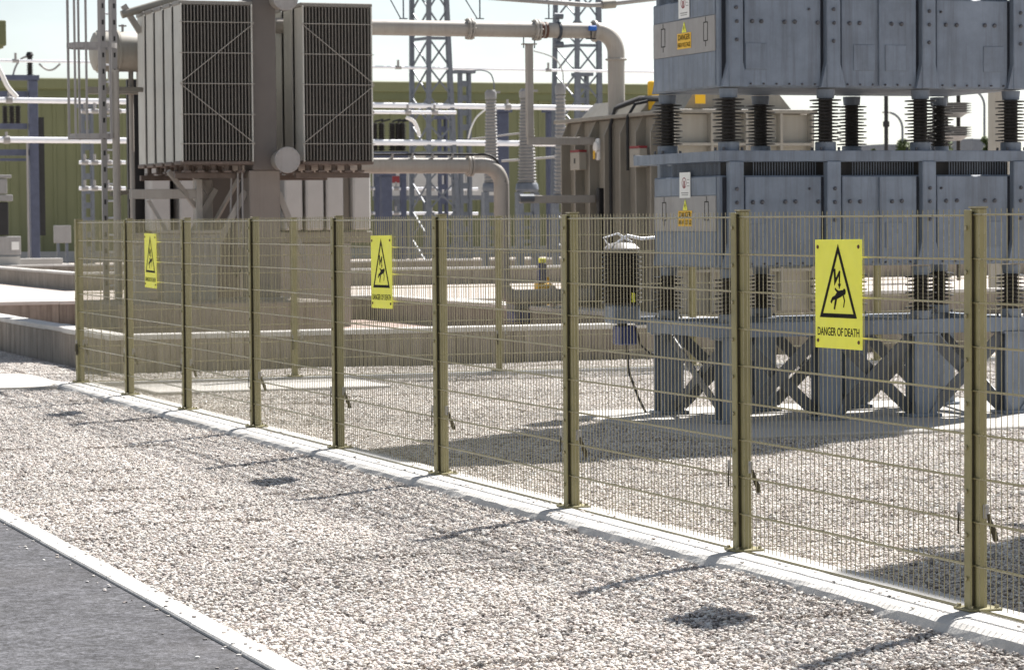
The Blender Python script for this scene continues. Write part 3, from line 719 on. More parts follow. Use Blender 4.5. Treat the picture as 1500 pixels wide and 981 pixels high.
# conservator
def conservator():
    c = onv(166, 76, 11.6); t = thing('conservator', 'rounded beige oil tank beside the ladder left of the radiators', 'tank', c[0]-.35, 11.6, c[2])
    pr = [(.02, 0), (.2, .01), (.29, .05), (.31, .1), (.33, .1), (.33, .13), (.31, .13), (.31, 1.0), (.29, 1.05), (.1, 1.09)]
    part(t, 'shell', MB().lathe(pr, 26, axis='x'), 'cream', True)
    part(t, 'band', MB().lathe([(.315, .38), (.335, .385), (.335, .42), (.315, .425)], 26, axis='x'), 'cream', True)
    part(t, 'cradle', MB().box(.3, .38, -.2, .2, -.55, -.28), 'tank'); part(t, 'cradle', MB().box(.75, .83, -.2, .2, -.55, -.28), 'tank')
    part(t, 'vent_valve', MB().tube([(.5, 0, .3), (.5, 0, .42)], .02, 8).tube([(.44, 0, .40), (.56, 0, .40)], .015, 8), 'steelgrey')
    part(t, 'beam', MB().box(-.1, 1.4, -.15, -.03, -.66, -.551, .004), 'tank')
    part(t, 'oil_pipe', MB().tube([(.62, 0, -.3), (.62, 0, -2.8)], .04, 10), 'beige', True)
conservator()
def ladder():
    v = 9.6; c = onv(162, 300, v); t = thing('caged_ladder', 'grey access ladder with hooped safety cage left of the radiators', 'ladder', c[0], v, 0)
    for x in (-.085, .085):
        s = part(t, 'stile', MB().box(x-.04, x+.04, -.03, .03, .05, 6.2, .004), 'steelgrey')
        hb = MB()
        for k in range(22): hb.box(x-.014, x+.014, -.034, -.029, .95+k*.24, 1.02+k*.24)
        part(s, 'slots', hb, 'rubber', kind='stuff')
    rm = MB().tube([(-.04, 0, 0), (.04, 0, 0)], .014, 8).mesh('rung', 'alu')
    for k in range(21): part(t, 'rung', rm, None, loc=(0, 0, .95+k*.25))
    R_ = .36
    cx = -.30; cy = -.25
    def hoop(z, ir, h, mt, nm='hoop'):
        b = MB(); n = 24; pts = [(cx+R_*math.cos(a), cy+R_*math.sin(a)) for a in [math.radians(20+i*330/n) for i in range(n+1)]]
        for p, q in zip(pts, pts[1:]): b.bar((*p, z), (*q, z), .012, h)
        b.bar((*pts[0], z), (0, -.03, z), .012, h)
        part(t, nm, b, mt)
    hoop(4.46, 0, .075, 'steelgrey'); hoop(3.14, 0, .07, 'steelgrey'); hoop(5.8, 0, .07, 'steelgrey')
    for a in (110, 150, 185, 215, 245, 275, 305):
        x, y = cx+R_*math.cos(math.radians(a)), cy+R_*math.sin(math.radians(a))
        part(t, 'cage_bar', MB().bar((x, y, 3.1), (x, y, 6.1), .03, .03), 'steelgrey')
    part(t, 'stay', MB().bar((0, 0, 3.85), (.55, .2, 3.85), .05, .07), 'tank'); part(t, 'stay', MB().bar((0, 0, 2.3), (.4, .2, 2.34), .05, .06), 'tank')
ladder()

# ------------------------------------------------------------------ pipes
VP = 9.2
def pipes():
    v = VP; a = onv(540, 41, v); b = onv(868, 45, v); z = (a[2]+b[2])/2; e = onv(905, 60, v)
    t = thing('oil_pipe', 'thick beige pipe running from the radiator top to the ribbed tank', 'pipe', 0, v, 0)
    r = .118
    part(t, 'pipe', MB().tube([(a[0]-1.6, 0, z), (b[0], 0, z)], r, 22), 'beige', True)
    part(t, 'end_disc', MB().lathe([(.16, 0), (.17, .01), (.17, .05), (.13, .06)], 22, (b[0]-.0, 0, z), 'x'), 'beige', True)
    ue = e[0]; rb = ue-b[0]-.02
    pts = [(b[0]+.0, 0, z)] + arc((b[0]+.05, 0, z-rb+.06), rb-.06, 90, 0, (1, 0, 0), (0, 0, 1), 12)
    x_ = pts[-1][0]
    part(t, 'elbow', MB().tube(pts + [(x_, 0, z-rb-.02)], .135, 22), 'beige', True)
    part(t, 'riser', MB().tube([(x_, 0, z-rb-.02), (x_, 0, 3.5)], .132, 22), 'beige', True)
    part(t, 'flange', MB().lathe([(.16, 0), (.17, .005), (.17, .025), (.16, .03)], 22, (x_, 0, z-rb-.05)), 'beige', True)
    for px in (688, 786):
        c = onv(px, 43, v)[0]
        f = MB().lathe([(.135, -.045), (.165, -.04), (.165, -.008), (.13, -.006), (.13, .006), (.165, .008), (.165, .04), (.135, .045)], 22, (c, 0, z), 'x')
        for k in range(10):
            w = k*math.pi/5; f.tube([(c-.06, .15*math.cos(w), z+.15*math.sin(w)), (c+.06, .15*math.cos(w), z+.15*math.sin(w))], .012, 6)
        part(t, 'flange', f, 'beige', True)
    for px in (793, 799): c = onv(px, 44, v)[0]; part(t, 'coupling_ring', MB().lathe([(.118, -.02), (.128, -.018), (.128, .018), (.118, .02)], 22, (c, 0, z), 'x'), 'rust', True)
    for px, s in ((818, 1), (818, -1)):
        c = onv(px, 44, v)[0]
        part(t, 'valve', MB().tube([(c, 0, z+s*.1), (c, 0, z+s*.19)], .02, 8).tube([(c-.07, 0, z+s*.22), (c+.07, 0, z+s*.22)], .05, 12).lathe([(.125, -.025), (.132, -.02), (.132, .02), (.125, .025)], 20, (c, 0, z), 'x'), 'galv', True)
    c = onv(862, 42, v)[0]
    part(t, 'valve_handle', MB().box(c-.055, c+.06, -.2, -.12, z-.01, z+.07, .012), 'blue'); part(t, 'valve_lever', MB().box(c-.1, c+.05, -.19, -.13, z-.14, z-.12).tube([(c-.02, -.16, z-.13), (c-.02, -.16, z)], .012, 8), 'rubber')
    # lower pipe
    a = onv(430, 243, v); b = onv(690, 243, v); z = (a[2]+b[2])/2; e = onv(735, 330, v); rr = .3
    t = thing('oil_pipe', 'thick beige pipe below the radiators bending down to the bay floor', 'pipe', 0, v, 0)
    ex = e[0]
    part(t, 'pipe', MB().tube([(a[0], 0, z), (ex-rr, 0, z)], r, 22), 'beige', True)
    part(t, 'elbow', MB().tube(arc((ex-rr, 0, z-rr), rr, 90, 0, (1, 0, 0), (0, 0, 1), 12), r, 22), 'beige', True)
    part(t, 'downpipe', MB().tube([(ex, 0, z-rr), (ex, 0, .9)], r, 22), 'beige', True)
    zl = .68
    part(t, 'elbow', MB().tube(arc((ex+.22, 0, .9), .22, 180, 270, (1, 0, 0), (0, 0, 1), 10), r, 22), 'beige', True)
    part(t, 'tank_branch', MB().tube([(ex+.22, 0, zl), (9.95, 0, zl)], r, 22), 'beige', True)
    c = b[0]-.02; f = MB().lathe([(.13, -.045), (.165, -.04), (.165, -.008), (.13, -.006), (.13, .006), (.165, .008), (.165, .04), (.13, .045)], 22, (c, 0, z), 'x'); part(t, 'flange', f, 'beige', True)
    part(t, 'flange', MB().lathe([(.13, -.03), (.165, -.025), (.165, .025), (.13, .03)], 22, (9.3, 0, zl), 'x'), 'beige', True)
    part(t, 'conduit', MB().tube([(a[0]+1.0, -.05, z+.17), (ex-.35, -.05, z+.17)] + arc((ex-.3, -.05, z-.1), .27, 85, 20, (1, 0, 0), (0, 0, 1), 8) + [(ex+.02, -.1, z-.25)], .018, 8), 'rubber', True)
    cl = MB()
    for k in range(5): cl.box(a[0]+1.2+k*.32, a[0]+1.23+k*.32, -.08, -.02, z+.11, z+.19)
    part(t, 'conduit_clips', cl, 'steelgrey')
    # hanging support post for the upper pipe
    p = onv(775, 66, v); q = onv(775, 199, v); zt, zq = p[2], q[2]
    t = thing('pipe_support', 'slim beige bracket post clamped under the upper pipe', 'pipe support', p[0], v, 0)
    part(t, 'post', MB().box(-.05, .05, -.05, .05, zq-.02, zt, .005), 'beige')
    part(t, 'arm', MB().box(-.04, 10.0-p[0], -.04, .04, zq-.14, zq-.021, .005), 'beige')
    part(t, 'head_plate', MB().box(-.11, .11, -.06, .06, zt+.001, zt+.02), 'beige')
    part(t, 'u_bolt', MB().tube([(-.09, .0, zt-.05), (-.09, 0, zt+.12)], .01, 6).tube([(.09, 0, zt-.05), (.09, 0, zt+.12)], .01, 6), 'galv')
    q = onv(762, 292, v)
    t = thing('support_arm', 'beige steel arm reaching left from the ribbed tank', 'bracket', q[0], v, q[2])
    part(t, 'arm', MB().box(0, 10.0-q[0], -.05, .05, -.06, .06, .006), 'beige')
    part(t, 'fixing', MB().tube([(-.03, -.05, .02), (.2, -.05, .02)], .06, 10), 'galv')
    # short pipe across the top right of the view
    p = onv(720, 0, 10.2); q = onv(865, 8, 10.2); r2 = onv(960, -3, 10.2)
    t = thing('sprinkler_pipe', 'thin grey pipe crossing the sky above the upper beige pipe', 'pipe', 0, 10.2, 0)
    part(t, 'pipe', MB().tube([(p[0]-.6, 0, p[2]+.06), (q[0], 0, q[2]), (q[0]+.3, 0, q[2]+.02), (r2[0]+.5, 0, r2[2]+.05)], .038, 12), 'steelgrey', True)
    part(t, 'junction', MB().tube([(q[0]+.2, 0, q[2]+.01), (q[0]+.42, 0, q[2]+.03)], .07, 12), 'tank', True)
    for k, (px, x2) in enumerate(((591, 572), (703, 682), (804, None))):
        c = onv(px, 27, 10.2); b = MB().tube([(c[0], 0, c[2]), (c[0], 0, c[2]+.6)], .012, 6).box(c[0]-.06, c[0]+.06, -.03, .03, c[2]-.015, c[2])
        if x2: d = onv(x2, 0, 10.2); b.tube([(c[0]-.05, 0, c[2]), (d[0], 0, d[2]), (d[0]-.15, 0, d[2]+.3)], .010, 6)
        solo('hanger_rod', ('thin hanger rod left of the lattice mast', 'thin hanger rod right of the lattice mast', 'thin hanger rod over the brown couplings')[k], 'rod', b, 'galv', 0, 10.2)
pipes()

# ------------------------------------------------------------------ transformer tank on the right
def tank():
    u0, v0, v1, w, zt = 10.0, 6.1, 10.85, 2.3, 3.46
    t = thing('transformer_tank', 'ribbed beige transformer tank behind the grey stack', 'transformer', u0, v0, 0)
    Lv = v1-v0
    part(t, 'tank_body', MB().box(.16, w-.16, .16, Lv-.16, .45, zt-.06, .01), 'tank')
    part(t, 'cover_flange', MB().box(-.02, w+.02, -.02, Lv+.02, zt-.058, zt, .006), 'tank')
    rib = MB().prism([(0.16, .5), (-.0, .5), (-.0, zt-.3), (.12, zt-.06), (.16, zt-.06)], -.02, .02, lambda a, b, h: (a, h, b)).mesh('rib', 'tank')
    for px in (822, 842, 863, 885, 908, 931, 953, 976):
        y = onu(px, 250, u0)[1]-v0; part(t, 'rib', rib, None, loc=(0, y, 0))
    rf = MB().prism([(0.16, .5), (0, .5), (0, zt-.06), (.16, zt-.06)], -.02, .02, lambda a, b, h: (h, a, b)).mesh('rib', 'cream')  # front face in a lighter paint, its brighter light put into the colour
    for x in (.02, .62, 1.18, 1.74, 2.25): part(t, 'rib', rf, None, loc=(x, 0, 0))
    for z in (1.1, 2.0, 2.95): part(t, 'cross_rib', MB().box(.05, w-.05, .005, .155, z-.02, z+.02), 'cream')
    part(t, 'front_plate', MB().box(.05, w-.05, .14, .158, .5, zt-.07), 'cream')
    for px, py0, py1 in ((853, 220, 249), (941, 214, 245)):
        y = onu(px, 234, u0)[1]-v0; za = onu(px, py1, u0)[2]; zb_ = onu(px, py0, u0)[2]
        b = part(t, 'junction_box', MB().box(-.13, .0, y-.19, y+.19, za, zb_-.035, .008), 'cream'); part(b, 'red_strip', MB().box(-.13, .0, y-.19, y+.19, zb_-.034, zb_), 'red')
        part(b, 'emblem', MB().box(-.133, -.13, y-.03, y+.03, za+.1, za+.18), 'rubber')
    y = onu(876, 200, u0)[1]-v0
    part(t, 'gauge', MB().lathe([(.07, 0), (.09, .01), (.09, .06)], 16, (-.06, y, 2.98), 'x').box(-.03, .03, y-.06, y+.06, 2.78, 3.12, .02), 'white', True)
    part(t, 'gauge_face', MB().box(-.065, -.06, y-.02, y+.05, 2.8, 2.93), 'amber')
    part(t, 'cable_duct', MB().box(-.05, .1, y-.14, y-.02, .6, 2.35, .01), 'rubber')
    y2 = onu(896, 200, u0)[1]-v0
    part(t, 'cable', MB().tube([(-.02, y2, .7), (-.02, y2, 3.3), (.05, y2-.02, 3.55), (.3, y2-.4, 3.68), (.4, y2-1.3, 3.64)], .03, 8), 'rubber', True)
    part(t, 'cable', MB().tube([(.03, y2+.1, 3.45), (.1, y2, 3.6), (.35, y2-.3, 3.72), (.5, y2-1.0, 3.70)], .022, 8), 'steelgrey', True)
    y3 = onu(922, 200, u0)[1]-v0
    part(t, 'cable', MB().tube([(-.03, y3, 2.6), (-.03, y3, 3.4), (.1, y3, 3.6), (.3, y3, 3.64)], .025, 8), 'rubber', True)
    part(t, 'turret', MB().prism([(.25, 0), (.5, .25), (1.4, .3), (1.9, .0)], 1.9, 4.3, lambda a, b, h: (a, h, zt+.001+b)), 'tank')
    part(t, 'turret', MB().prism([(.25, 0), (.45, .3), (1.7, .34), (2.0, .0)], .2, 1.5, lambda a, b, h: (a, h, zt+.001+b)), 'tank')
    part(t, 'relief_valve', MB().lathe([(.085, 0), (.085, .42), (.06, .44)], 14, (.5, y3+.25, zt+.06)), 'amber', True)
    part(t, 'top_valves', MB().box(.75, 1.05, .3, .5, zt+.01, zt+.2, .02).tube([(1.2, .35, zt+.02), (1.2, .35, zt+.25)], .06, 10).box(1.4, 1.8, .25, .45, zt+.02, zt+.14, .02), 'cream')
    part(t, 'notice', MB().box(.36, .52, .02, .03, zt+.08, zt+.3), 'amber')
    part(t, 'skid', MB().box(.1, w-.1, .2, Lv-.2, .2, .449, .01), 'bund')
    # part standing farther back to the right of the tank
tank()
solo('steel_column', 'cream steel column standing far behind the right end of the stack', 'column', MB().box(-.17, .17, -.17, .17, 0, 6.5, .01), 'cream', onv(1463, 300, 22)[0], 22)

# blue cable reel post and small clutter near the lower pipe
def clutter():
    p = onv(794, 424, 10.5); q = onv(794, 378, 10.5)
    t = thing('marker_post', 'blue post with yellow cap and base beside the low pipe', 'post', p[0], 10.5, p[2])
    h = q[2]-p[2]
    part(t, 'shaft', MB().box(-.06, .06, -.06, .06, .1, h-.08, .01), 'navy'); part(t, 'cap', MB().box(-.05, .05, -.05, .05, h-.079, h, .01), 'yellow'); part(t, 'foot', MB().box(-.1, .14, -.09, .09, -.12, .099, .01).bar((.09, 0, -.5), (.09, 0, .2), .04, .04), 'amber')
    part(t, 'stand', MB().box(-.05, .05, -.05, .05, -p[2]+.02, -.12), 'galv')
    p = onv(775, 420, 10.2)
    t = thing('pallet_stack', 'low dark stacked crates left of the blue post', 'crate', p[0]-.25, 10.2, .05)
    for k in range(3): part(t, 'crate', MB().box(0, .45, 0, .4, .2*k, .2*k+.17, .02), 'navy' if k == 1 else 'galv')
clutter()

# ------------------------------------------------------------------ far equipment: masts, busbars, arresters, portal
VF = 75.
def lattice(label, px, v=VF, ztop=12.5):
    l0, l1, r0_, r1_ = px
    def q(p, y): return onv(p, y, v)
    t = thing('lattice_mast', label, 'mast', 0, v, 0, group='lattice masts')
    base = onv((l0[1]+r1_[1])/2, 380, v)
    z0 = 0.
    def leg(top, bot, y0):
        a = onv(top, 0, v); b = onv(bot, 380, v); k = (a[0]-b[0])/(a[2]-b[2])
        return lambda z: Vector((b[0] + k*(z-b[2]), y0, z))
    L = [leg(l0[0], l0[1], 1.2), leg(l1[0], l1[1], 0.), leg(r0_[0], r0_[1], 0.), leg(r1_[0], r1_[1], 1.2)]
    for f_ in L: part(t, 'leg', MB().bar(f_(z0), f_(ztop), .17, .17, (0, 1, 0)), 'galv')
    n = 11; hs = [z0 + (ztop-z0)*k/n for k in range(n+1)]
    for a, b in ((0, 1), (1, 2), (2, 3)):
        br = MB()
        for k, (za, zb_) in enumerate(zip(hs, hs[1:])):
            br.bar(L[a](za), L[b](zb_), .05, .065); br.bar(L[b](za), L[a](zb_), .05, .065)
            if k % 4 == 0: br.bar(L[a](za), L[b](za), .08, .12)
        part(t, 'bracing', br, 'galv', kind='stuff')
lattice('blue grey lattice mast rising beside the right radiator bank', ((617, 617), (628, 628), (654, 673), (668, 684)))
lattice('blue grey lattice mast behind the elbow of the upper pipe', ((829, 824), (846, 843), (876, 880), (893, 897)), 78.)
def flatpost(px, y0, v, w, label, name='steel_post', ladder_=True, mt='galv'):
    c = onv(px, y0, v); s = onv(px+w/2, y0, v)[0]-onv(px-w/2, y0, v)[0]
    t = thing(name, label, 'post', c[0], v, 0, group='steel posts of the far bay')
    if ladder_:
        part(t, 'flange', MB().box(-s/2, -s/4, -.15, .15, 0, c[2]), mt); part(t, 'flange', MB().box(s/4, s/2, -.15, .15, 0, c[2]), mt)
        b = MB(); n = max(3, int(c[2]/.6))
        for k in range(n): b.box(-s/4+.002, s/4-.002, -.12, -.1, c[2]*(k+.1)/n, c[2]*(k+.5)/n)
        part(t, 'lacing', b, mt, kind='stuff')
    else:
        part(t, 'shaft', MB().box(-s/2, s/2, -.2, .2, 0, c[2], .02), mt)
    part(t, 'head', MB().box(-s*.8, s*.8, -.3, .3, c[2]+.001, c[2]+.15), mt)
    return t
for px, y0, w, l, lad, mt in ((127, 158, 17, 'laced blue grey post behind the ladder cage', True, 'galv'), (680, 108, 17, 'blue grey post close beside the lattice mast', True, 'galv'), (565, 258, 15, 'short blue post under the lower pipe', False, 'bluesteel'),
                              (736, 165, 14, 'blue grey post behind the first arrester', False, 'bluesteel'), (808, 165, 14, 'blue grey post behind the middle arrester', False, 'bluesteel'), (648, 175, 12, 'slim blue grey post inside the lattice mast outline', True, 'bluesteel'), (853, 112, 16, 'blue grey post at the second lattice mast', True, 'galv')):
    flatpost(px, y0, 84., w, l, ladder_=lad, mt=mt)
def busbar(label, p0, p1, y_, r, v=VF, grp='long white busbar tubes'):
    a = onv(p0, y_[0], v); b = onv(p1, y_[1], v)
    t = thing('busbar', label, 'busbar', 0, v, 0, group=grp)
    part(t, 'tube', MB().tube([a[:1]+(0, a[2]), (b[0], 0, b[2])], r, 12), 'alu', True)
    for f_ in (.12, .33, .62, .83):
        j = MB(); p = Vector((a[0], 0, a[2])).lerp(Vector((b[0], 0, b[2])), f_); j.tube([p-Vector((.12, 0, 0)), p+Vector((.12, 0, 0))], r*1.35, 12).tube([p, p+Vector((0, 0, .3))], .05, 8)
        part(t, 'clamp', j, 'steelgrey', True)
busbar('topmost thin busbar tube crossing the sky', -120, 975, (87, 106), .055)
busbar('white busbar tube crossing at the eaves of the green building', -120, 905, (145, 159), .105)
busbar('white busbar tube crossing the middle of the green wall', -120, 880, (204, 211), .115)
busbar('thinner white busbar tube from the radiator to the first arrester', 480, 668, (164, 165), .07, 70.)
for y_, l in ((163, 'top'), (238, 'middle'), (276, 'bottom')): busbar(l+' short white tube behind the ladder', 116, 184, (y_, y_), .07, 70., 'short white tubes behind the ladder')
for y_, l in ((276, 'upper short white tube below the lower pipe'), (312, 'lower short white tube below the lower pipe')): busbar(l, 520, 700, (y_, y_+1), .07, 88., 'short white tubes below the pipe')
def arrester(label, px, y_top, y_bot, w, v=50., body='greyporc'):
    c = onv(px, y_bot, v); d = onv(px, y_top, v); h = d[2]-c[2]; r = (onv(px+w/2, y_bot, v)[0]-onv(px-w/2, y_bot, v)[0])/2
    t = thing('surge_arrester', label, 'insulator', c[0], v, 0, group='grey tapered insulators')
    n = 26; p = [(r, c[2])]
    for k in range(n):
        f_ = (k+.5)/n; q = r*(1.0-.3*f_); z = c[2]+h*.9*k/n; s = h*.9/n
        p += [(q*.82, z+.1*s), (q, z+.35*s), (q, z+.45*s), (q*.82, z+.8*s)]
    part(t, 'shedded_body', MB().lathe(p, 18), body, True)
    part(t, 'top_cap', MB().lathe([(r*.72, d[2]-h*.1), (r*.75, d[2]-h*.03), (r*.5, d[2])], 16).box(.3*r, 1.2*r, -.05, .05, d[2]-.1, d[2]-.03), 'greyporc', True)
    b = MB().lathe([(r*1.05, c[2]-.28), (r*1.2, c[2]-.2), (r*1.1, c[2]-.03), (r, c[2])], 18)
    part(t, 'base_ring', b, 'galv', True)
    s = part(t, 'stand', MB().box(-r*1.15, -r*.55, -.15, .15, .0, c[2]-.28), 'galv'); part(t, 'stand', MB().box(r*.55, r*1.15, -.15, .15, .0, c[2]-.28), 'galv')
    k = MB(); zz = .3
    while zz < c[2]-.5: k.box(-r*.55+.002, r*.55-.002, -.1, .1, zz, zz+.1); zz += .42
    part(t, 'lacing', k, 'galv')
    return t
arrester('grey tapered insulator left of the beige pipe support', 720, 132, 268, 22)
arrester('grey tapered insulator behind the beige pipe support', 772, 130, 268, 27)
arrester('grey tapered insulator beside the second lattice mast', 822, 122, 285, 20)
def cable(label, pts, r, mt='alu'):
    solo('cable', label, 'cable', MB().tube(pts, r, 8), mt, 0, 0, smooth=True)
def vpts(v, *xy): return [Vector(onv(x, y, v)) for x, y in xy]
def smooth_pts(P, n=6):
    out = []
    for i in range(len(P)-1):
        a, b, c, d = P[max(i-1, 0)], P[i], P[i+1], P[min(i+2, len(P)-1)]
        for k in range(n):
            t = k/n; out.append(.5*((2*b) + (c-a)*t + (2*a-5*b+4*c-d)*t*t + (-a+3*b-3*c+d)*t*t*t))
    return out + [P[-1]]
cable('thin cable hooking over from the mast to the first arrester', smooth_pts(vpts(50, (684, 105), (705, 103), (718, 108), (723, 120), (724, 132))), .022, 'galv')
cable('thin cable drooping beside the second lattice mast', smooth_pts(vpts(50, (782, 75), (800, 80), (815, 88), (824, 105), (825, 124))), .02, 'steelgrey')
cable('pair of pale loops left of the first arrester', smooth_pts(vpts(60, (712, 160), (698, 172), (690, 188), (686, 203))), .03, 'white')
cable('pale drooping loop under the topmost busbar at left', smooth_pts(vpts(75, (57, 94), (68, 102), (78, 102), (88, 94))), .04, 'steelgrey')
cable('white cable curving down at the left edge', smooth_pts(vpts(70, (-8, 88), (3, 110), (12, 128), (25, 143))), .085, 'white')
cable('thin cable arching left of the black post insulator', smooth_pts(vpts(80, (44, 82), (32, 86), (23, 98), (18, 115))), .04, 'steelgrey')
cable('pale cable drooping beside the white tube near the mast', smooth_pts(vpts(70, (595, 172), (606, 178), (612, 190), (614, 200))), .07, 'white')
cable('pale conductor sloping up to the middle arrester', vpts(52, (690, 204), (765, 195)), .03, 'steelgrey')
cable('pale conductor below the white tube by the arresters', vpts(56, (735, 236), (815, 230)), .04, 'steelgrey')
def portal():
    v = 80.; t = thing('steel_portal', 'dark blue steel portal frame at the left before the green building', 'steel frame', 0, v, 0)
    a = onv(41, 118, v); b = onv(54, 118, v)
    part(t, 'post', MB().box(a[0], b[0], -.2, .2, 0, a[2], .02), 'bluesteel')
    p0 = onv(-60, 125, v); p1 = onv(56, 116, v); part(t, 'top_beam', MB().box(p0[0], p1[0], -.25, .25, a[2]+.002, a[2]+.2), 'bluesteel')
    for y0, y1, x1 in ((134, 145, 40), (181, 189, 40), (219, 228, 42), (232, 236, 40)):
        q0 = onv(-60, y1, v); q1 = onv(x1, y0, v); part(t, 'rail', MB().box(q0[0], q1[0], .0, .15, q0[2], q1[2]), 'bluesteel')
    c = onv(44, 116, v)
    part(t, 'post_insulator', MB().lathe(shed_profile(.75, .09, .14, .13, 9, a[2]+.2), 14, (c[0], 0, 0)), 'porc', True)
    part(t, 'insulator_head', MB().lathe([(.12, a[2]+.95), (.16, a[2]+1.0), (.1, a[2]+1.12)], 14, (c[0], 0, 0)), 'rubber', True)
    part(t, 'side_pipe', MB().tube([(a[0]-.12, -.25, 0), (a[0]-.12, -.25, onv(41, 205, v)[2])], .04, 8), 'steelgrey', True)
    q = onv(59, 172, v); w = onv(64, 195, v)
    part(t, 'lever_box', MB().box(b[0]+.01, w[0], -.1, .1, onv(58, 345, v)[2], q[2]), 'rubber')
    for x in (8, 18, 27):
        q = onv(x, 181, v); part(t, 'switch_insulator', MB().lathe(shed_profile(.7, .08, .13, .12, 7, q[2]), 12, (q[0], .08, 0)), 'porc', True)
portal()
def switchgear():
    v = 62.; t = thing('switch_transformer', 'grey instrument transformer and cabinet at the left edge below the portal', 'electrical equipment', 0, v, 0)
    f_ = lambda x0, x1, y0, y1: (onv(x0, y1, v)[0], onv(x1, y1, v)[0], onv(x0, y1, v)[2], onv(x1, y0, v)[2])
    for nm, x0, x1, y0, y1, mt in (('body', -30, 13, 296, 345, 'rubber'), ('upper_box', -30, 19, 285, 295, 'greyporc'), ('neck', -20, 11, 262, 284, 'greyporc'), ('head', -25, 17, 256, 261, 'greyporc'), ('cabinet', -40, 31, 346, 374, 'steelgrey')):
        a, b, c, d = f_(x0, x1, y0, y1); part(t, nm, MB().box(a, b, 0, .7, c, d, .02), mt)
    a, b, c, d = f_(17, 28, 354, 366); part(t, 'nameplate', MB().box(a, b, -.02, -.001, c, d), 'white')
    a, b, c, d = f_(-40, 31, 375, 410); part(t, 'foot', MB().box(a, b, .05, .65, 0, d-.02), 'slab')
switchgear()
p = onv(80, 356, 72); q = onv(104, 330, 72)
t = thing('notice_board', 'small grey panel on the green wall left of the fence corner', 'panel', 0, 72, 0); part(t, 'board', MB().box(p[0], q[0], 0, .2, p[2], q[2], .02), 'steelgrey'); part(t, 'legs', MB().box(p[0]+.1, p[0]+.2, .03, .15, 0, p[2]).box(q[0]-.2, q[0]-.1, .03, .15, 0, p[2]), 'galv')
for x0, x1, y0, y1, l in ((28, 92, 378, 384, 'long pale concrete block before the green building'), (0, 105, 386, 389, 'pale kerb block in front of the green building')):
    p = onv(x0, y1, 70); q = onv(x1, y0, 70); solo('concrete_block', l, 'block', MB().box(p[0], q[0], 0, .6, 0, max(.15, q[2]), .02), 'slab', 0, 70)
def white_container():
    v = 92.; p = onv(568, 290, v); q = onv(738, 225, v)
    t = thing('site_container', 'long white cabin seen under the lower beige pipe', 'cabin', p[0], v, 0)
    w = q[0]-p[0]; n = 6
    for k in range(n): part(t, 'wall_panel', MB().box(w*k/n+.01, w*(k+1)/n-.01, 0, 2.4, p[2]+.1, q[2]-.1, .01), 'pale')
    part(t, 'roof', MB().box(-.1, w+.1, -.1, 2.5, q[2]-.099, q[2], .02), 'white'); part(t, 'base_rail', MB().box(0, w, .02, 2.3, p[2]-.1, p[2]+.099), 'galv')
    for k in range(4): part(t, 'leg', MB().box(w*(k+.3)/4, w*(k+.3)/4+.25, .2, .5, 0, p[2]-.1), 'galv')
    a = onv(573, 268, v); b = onv(586, 258, v); part(t, 'red_plate', MB().box(a[0]-p[0], b[0]-p[0], -.03, -.001, a[2], b[2]), 'red')
white_container()
def insul_row():
    v = 88.; p = onv(546, 222, v); q = onv(596, 213, v)
    t = thing('switch_disconnector', 'black switch insulators in a row right of the radiator', 'switchgear', 0, v, 0)
    part(t, 'beam', MB().box(p[0], q[0], -.2, .2, onv(546, 234, v)[2], p[2]), 'bluesteel')
    for x in (549, 559, 575, 583, 590):
        c = onv(x, 221, v); d = onv(x, 180, v)
        part(t, 'post_insulator', MB().lathe(shed_profile(d[2]-c[2], .11, .19, .17, 12, c[2]), 12, (c[0], 0, 0)), 'porc', True)
        part(t, 'arm', MB().bar((c[0], 0, d[2]+.05), (c[0]+.4, 0, d[2]+.15), .08, .08), 'rubber')
    for x in (552, 590): c = onv(x, 240, v); part(t, 'post', MB().box(c[0]-.12, c[0]+.12, -.12, .12, 0, c[2]), 'bluesteel')
insul_row()

# ------------------------------------------------------------------ green building
def building():
    v = 104.; z1 = onv(400, 135, v)[2]; ze = onv(400, 118, v)[2]; a = onv(-220, 200, v)[0]; b = onv(985, 200, v)[0]
    t = thing('green_building', 'long low green clad building behind the far steelwork', 'building', 0, v, 0)
    n = int((b-a)/1.12); d = (b-a)/n
    sh = MB()
    prof = [(0, 0), (d*.40, 0), (d*.44, .05), (d*.56, .05), (d*.60, 0), (d*.97, 0), (d*.97, .03), (d, .03)]
    vs = [(x, -y, z) for z in (0, z1) for x, y in prof]; k = len(prof)
    sh.add(vs, [(i, i+1, k+i+1, k+i) for i in range(k-1)]); sm = sh.mesh('cladding_sheet', 'green')
    for i in range(n): part(t, 'cladding_sheet', sm, None, loc=(a+i*d, 0, 0))
    part(t, 'core', MB().box(a, b, .08, 18, 0, z1), 'greendark')
    part(t, 'eaves_band', MB().box(a-.2, b+.2, -.25, .05, z1-.35, z1-.001+.02), 'greendark')
    part(t, 'gutter', MB().box(a-.3, b+.3, -.4, 18.4, z1+.022, ze, .05), 'green')
    part(t, 'base_course', MB().box(a, b, -.12, -.055, 0, .5), 'slab')
building()
def lamp_head():
    v = 30.; p = onv(-20, 67, v); q = onv(9, 30, v)
    t = thing('green_hood', 'small green box projecting at the left edge against the sky', 'box', 0, v, 0)
    part(t, 'hood', MB().box(p[0]-1, q[0], 0, .5, p[2], q[2], .02), 'greendark'); part(t, 'lip', MB().box(p[0]-1, q[0]-.06, .05, .45, p[2]-.05, p[2]-.001), 'green')
    part(t, 'post', MB().box(p[0]-.9, p[0]-.8, .2, .3, 0, p[2]), 'galv')
lamp_head()

